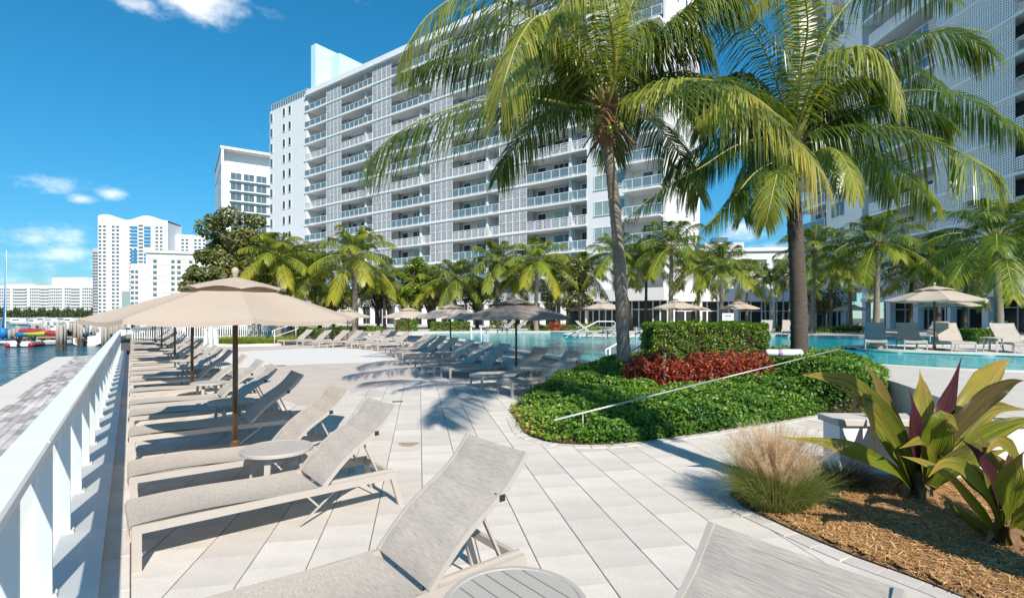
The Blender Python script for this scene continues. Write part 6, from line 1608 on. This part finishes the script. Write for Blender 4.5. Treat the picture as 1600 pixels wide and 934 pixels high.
def skiff(c, rz, label, ln=5.0, w=1.8, hgt=.75, cabin=0, top=0, group='small boats moored by the pier', col='boatwhite', name='motor_boat'):
    root = thing(name, c, label, 'boat', rz, group); secs = []
    for q in np.linspace(0, 1, 9):
        y = -ln / 2 + ln * q; b = w / 2 * (1 if q < .5 else math.sqrt(max(.0, 1 - ((q - .5) / .5) ** 2.2))) + .02; sh = hgt + .3 * q * q
        secs.append([(-b, y, sh), (-b * .92, y, .25 + .1 * q), (-b * .45, y, .0 + .15 * q ** 3), (0, y, -.1 + .3 * q ** 4), (b * .45, y, .0 + .15 * q ** 3), (b * .92, y, .25 + .1 * q), (b, y, sh)])
    mb = MB(); mb.grid(secs); mb.add([secs[0][k] for k in range(7)], [tuple(range(7))]); part('hull', mb, M[col], root, True)
    mb = MB(); mb.grid([[(-abs(s_[0][0]) * .98, s_[0][1], s_[0][2] - .12), (abs(s_[0][0]) * .98, s_[0][1], s_[0][2] - .12)] for s_ in secs]); part('deck', mb, M['boatwhite'], root)
    mb = MB(); mb.bbox(-.4, .4, -.5, .4, hgt - .12, hgt + .5, .06); part('console', mb, M['boatwhite'], root)
    mb = MB(); mb.beam((-.36, .42, hgt + .5), (.36, .42, hgt + .5), .03, .36, (0, -.3, 1)); part('windscreen', mb, M['winglass'], root)
    if cabin: mb = MB(); mb.bbox(-w * .4, w * .4, -.2, ln * .3, hgt - .1, hgt + 1.0, .12); part('cabin', mb, M['boatwhite'], root); mb = MB(); mb.box(-w * .41, w * .41, .0, ln * .26, hgt + .45, hgt + .75); part('cabin_window', mb, M['dark'], root)
    if top:
        for a in (-.55, .55):
            for b in (-.6, .5): mb = MB(); mb.tube([(a, b, hgt - .1), (a, b, hgt + 1.3)], .025, 5); part('top_post', mb, M['steel'], root)
        mb = MB(); mb.bbox(-.8, .8, -1.0, .9, hgt + 1.3, hgt + 1.38, .03); part('hardtop', mb, M['boatwhite'], root)
    outboard(root, 0, -ln / 2 - .15, .55); return root
g = G(133, 540, -1.0)
bt = skiff((g.x, g.y + 2.3, -1.02), .12, 'white skiff with an orange patch and a black outboard', 5.0, 2.7)
mb = MB(); mb.lathe([(.0, 0), (.28, 0), (.28, .03), (.0, .03)], 12); o = part('orange_patch', mb, M['orange'], bt); o.rotation_euler = (R(90), 0, 0); o.location = (-.75, -2.5, .52)
g = G(160, 536, -1.0); skiff((g.x - .6, g.y + 4, -1.0), -.1, 'white skiff with a pale canopy behind the orange-patched one', 5.0, 2.0, .8, 0, 1)
g = G(80, 530, -1.0); skiff((g.x, g.y, -1.0), 1.2, 'dark-hulled motor boat with a black cover behind the kayaks', 6, 2.0, .95, 0, 1, col='black')
for k, (px, py, rz, cab, tp, ln) in enumerate(((202, 523, -.2, 0, 1, 7), (222, 521, .1, 1, 0, 8), (240, 517, .4, 1, 1, 8), (262, 520, 1.3, 1, 0, 9), (300, 517, 1.45, 1, 0, 9), (190, 513, .2, 1, 1, 8), (140, 510, 1.5, 1, 0, 9), (115, 508, 1.3, 1, 0, 9), (85, 507, 1.5, 1, 0, 9), (230, 509, 1.2, 1, 1, 9), (150, 519, .9, 0, 1, 6), (175, 520, -.5, 1, 1, 7), (60, 511, 1.2, 1, 1, 8), (110, 516, .3, 0, 1, 6), (35, 508, 1.5, 1, 0, 9), (185, 505, 1.3, 1, 1, 10), (210, 504, 1.4, 1, 0, 10), (70, 503.5, 1.5, 1, 1, 10), (20, 504, 1.4, 1, 0, 10), (250, 504, 1.2, 1, 1, 10))):
    g = G(px, py, -1.0); skiff((g.x, g.y, -1.0), rz, 'white motor boat in the marina beyond the deck, %s of the group' % ORD[k], ln, 2.6, 1.1, cab, tp, 'white motor boats in the marina')
def kayak(px, py, Y, m, label, rz, ln=2.6):
    c = P(px, py, Y); root = thing('kayak', c, label, 'kayak', rz, 'kayaks stacked on the pier')
    pts = [(-ln / 2, 0, .1), (-ln * .35, 0, 0), (0, 0, -.03), (ln * .35, 0, 0), (ln / 2, 0, .1)]
    mb = MB(); mb.tube(catmull(pts, 14), [.03 + .25 * math.sin(math.pi * k / 14) ** .6 for k in range(15)], 8); part('hull', mb, m, root, True)
    mb = MB(); mb.lathe([(.05, .20), (.17, .22), (.20, .20), (.17, .16)], 12); part('cockpit_rim', mb, M['black'], root)
piles = [(56, 520.5, M['lime'], 'lime green kayak on the pier between blue and red ones'), (36, 521.5, M['blue'], 'blue kayak at the left end of the stack on the pier'), (50, 517, M['redv'], 'long red kayak lying on top of the lime green one'), (81, 520, M['redv'], 'short red kayak at the right end of the stack')]
for px, py, m, lb in piles: kayak(px, py, 50.5, m, lb, .03, 2.6 if px in (56, 50) else 1.3)
sb = P(8, 498, 52); root = thing('sail_boat', (sb.x, 52, -1.0), 'small catamaran with its tall mast and rolled blue sail at the left edge', 'sailing boat'); H = P(11, 391, 52).z + 1
mb = MB(); mb.tube([(0, 0, .5), (.15, 0, H)], [.06, .03], 8); part('mast', mb, M['boatwhite'], root)
mb = MB(); mb.tube([(-.12, .0, 1.5), (-.02, 0, 3.5), (.1, 0, H - 1.0)], [.14, .11, .04], 8); part('rolled_sail', mb, M['blue'], root, True)
mb = MB(); mb.lathe([(.0, -.55), (.3, -.4), (.42, 0), (.3, .4), (.0, .5)], 12, (-.05, -.1, 1.15)); part('sail_cover', mb, M['blue'], root, True)
for s_ in (-1, 1): mb = MB(); mb.tube([(s_ * .9, -2.2, .35), (s_ * .9, -1, .15), (s_ * .9, 1, .15), (s_ * .9, 2.2, .35)], [.05, .2, .2, .05], 8); part('hull', mb, M['boatwhite'], root, True)
mb = MB(); mb.box(-.9, .9, -.9, .9, .42, .48); part('trampoline', mb, M['blue'], root)
# white picket fence, posts at the deck's far end
for k, (pa, pb_, n, lb) in enumerate((((272, 530, .0), (432, 526, .0), 46, 'white picket fence behind the bright grass mounds'), ((205, 537, 0), (268, 531, 0), 18, 'short white fence closing the far end of the deck'))):
    a = G(*pa); b = G(*pb_); d = b - a; Lf = d.length; rt = thing('picket_fence', a, lb, 'fence', math.atan2(d.y, d.x)); a.z = 0
    mb = MB(); mb.box(0, Lf, -.03, .03, .95, 1.02); mb.box(0, Lf, -.025, .025, .12, .18); part('fence_rail', mb, M['white'], rt)
    pm_ = MB().box(-.035, .035, -.024, .024, .0, .95).mesh('picket', M['white'])
    for j in range(n): link('picket', pm_, rt, ((j + .5) * Lf / n, 0, 0))
for k, (px, py) in enumerate(((322, 541), (338, 541), (330, 541))):
    g = G(px, py); mb = MB(); mb.bbox(-.09, .09, -.09, .09, 0, 1.0 if k < 2 else 1.4, .03); mb.bbox(-.12, .12, -.12, .12, 1.0 if k < 2 else 1.4, 1.06 if k < 2 else 1.46, .02)
    o = link('gate_post', mb.mesh('gate_post', M['white']), None, (g.x, g.y, 0)); tag(o, ['square white gate post left of the bright grass mounds', 'square white gate post against the bright grass', 'tallest white gate post between the two shorter ones'][k], 'post', 'white gate posts')
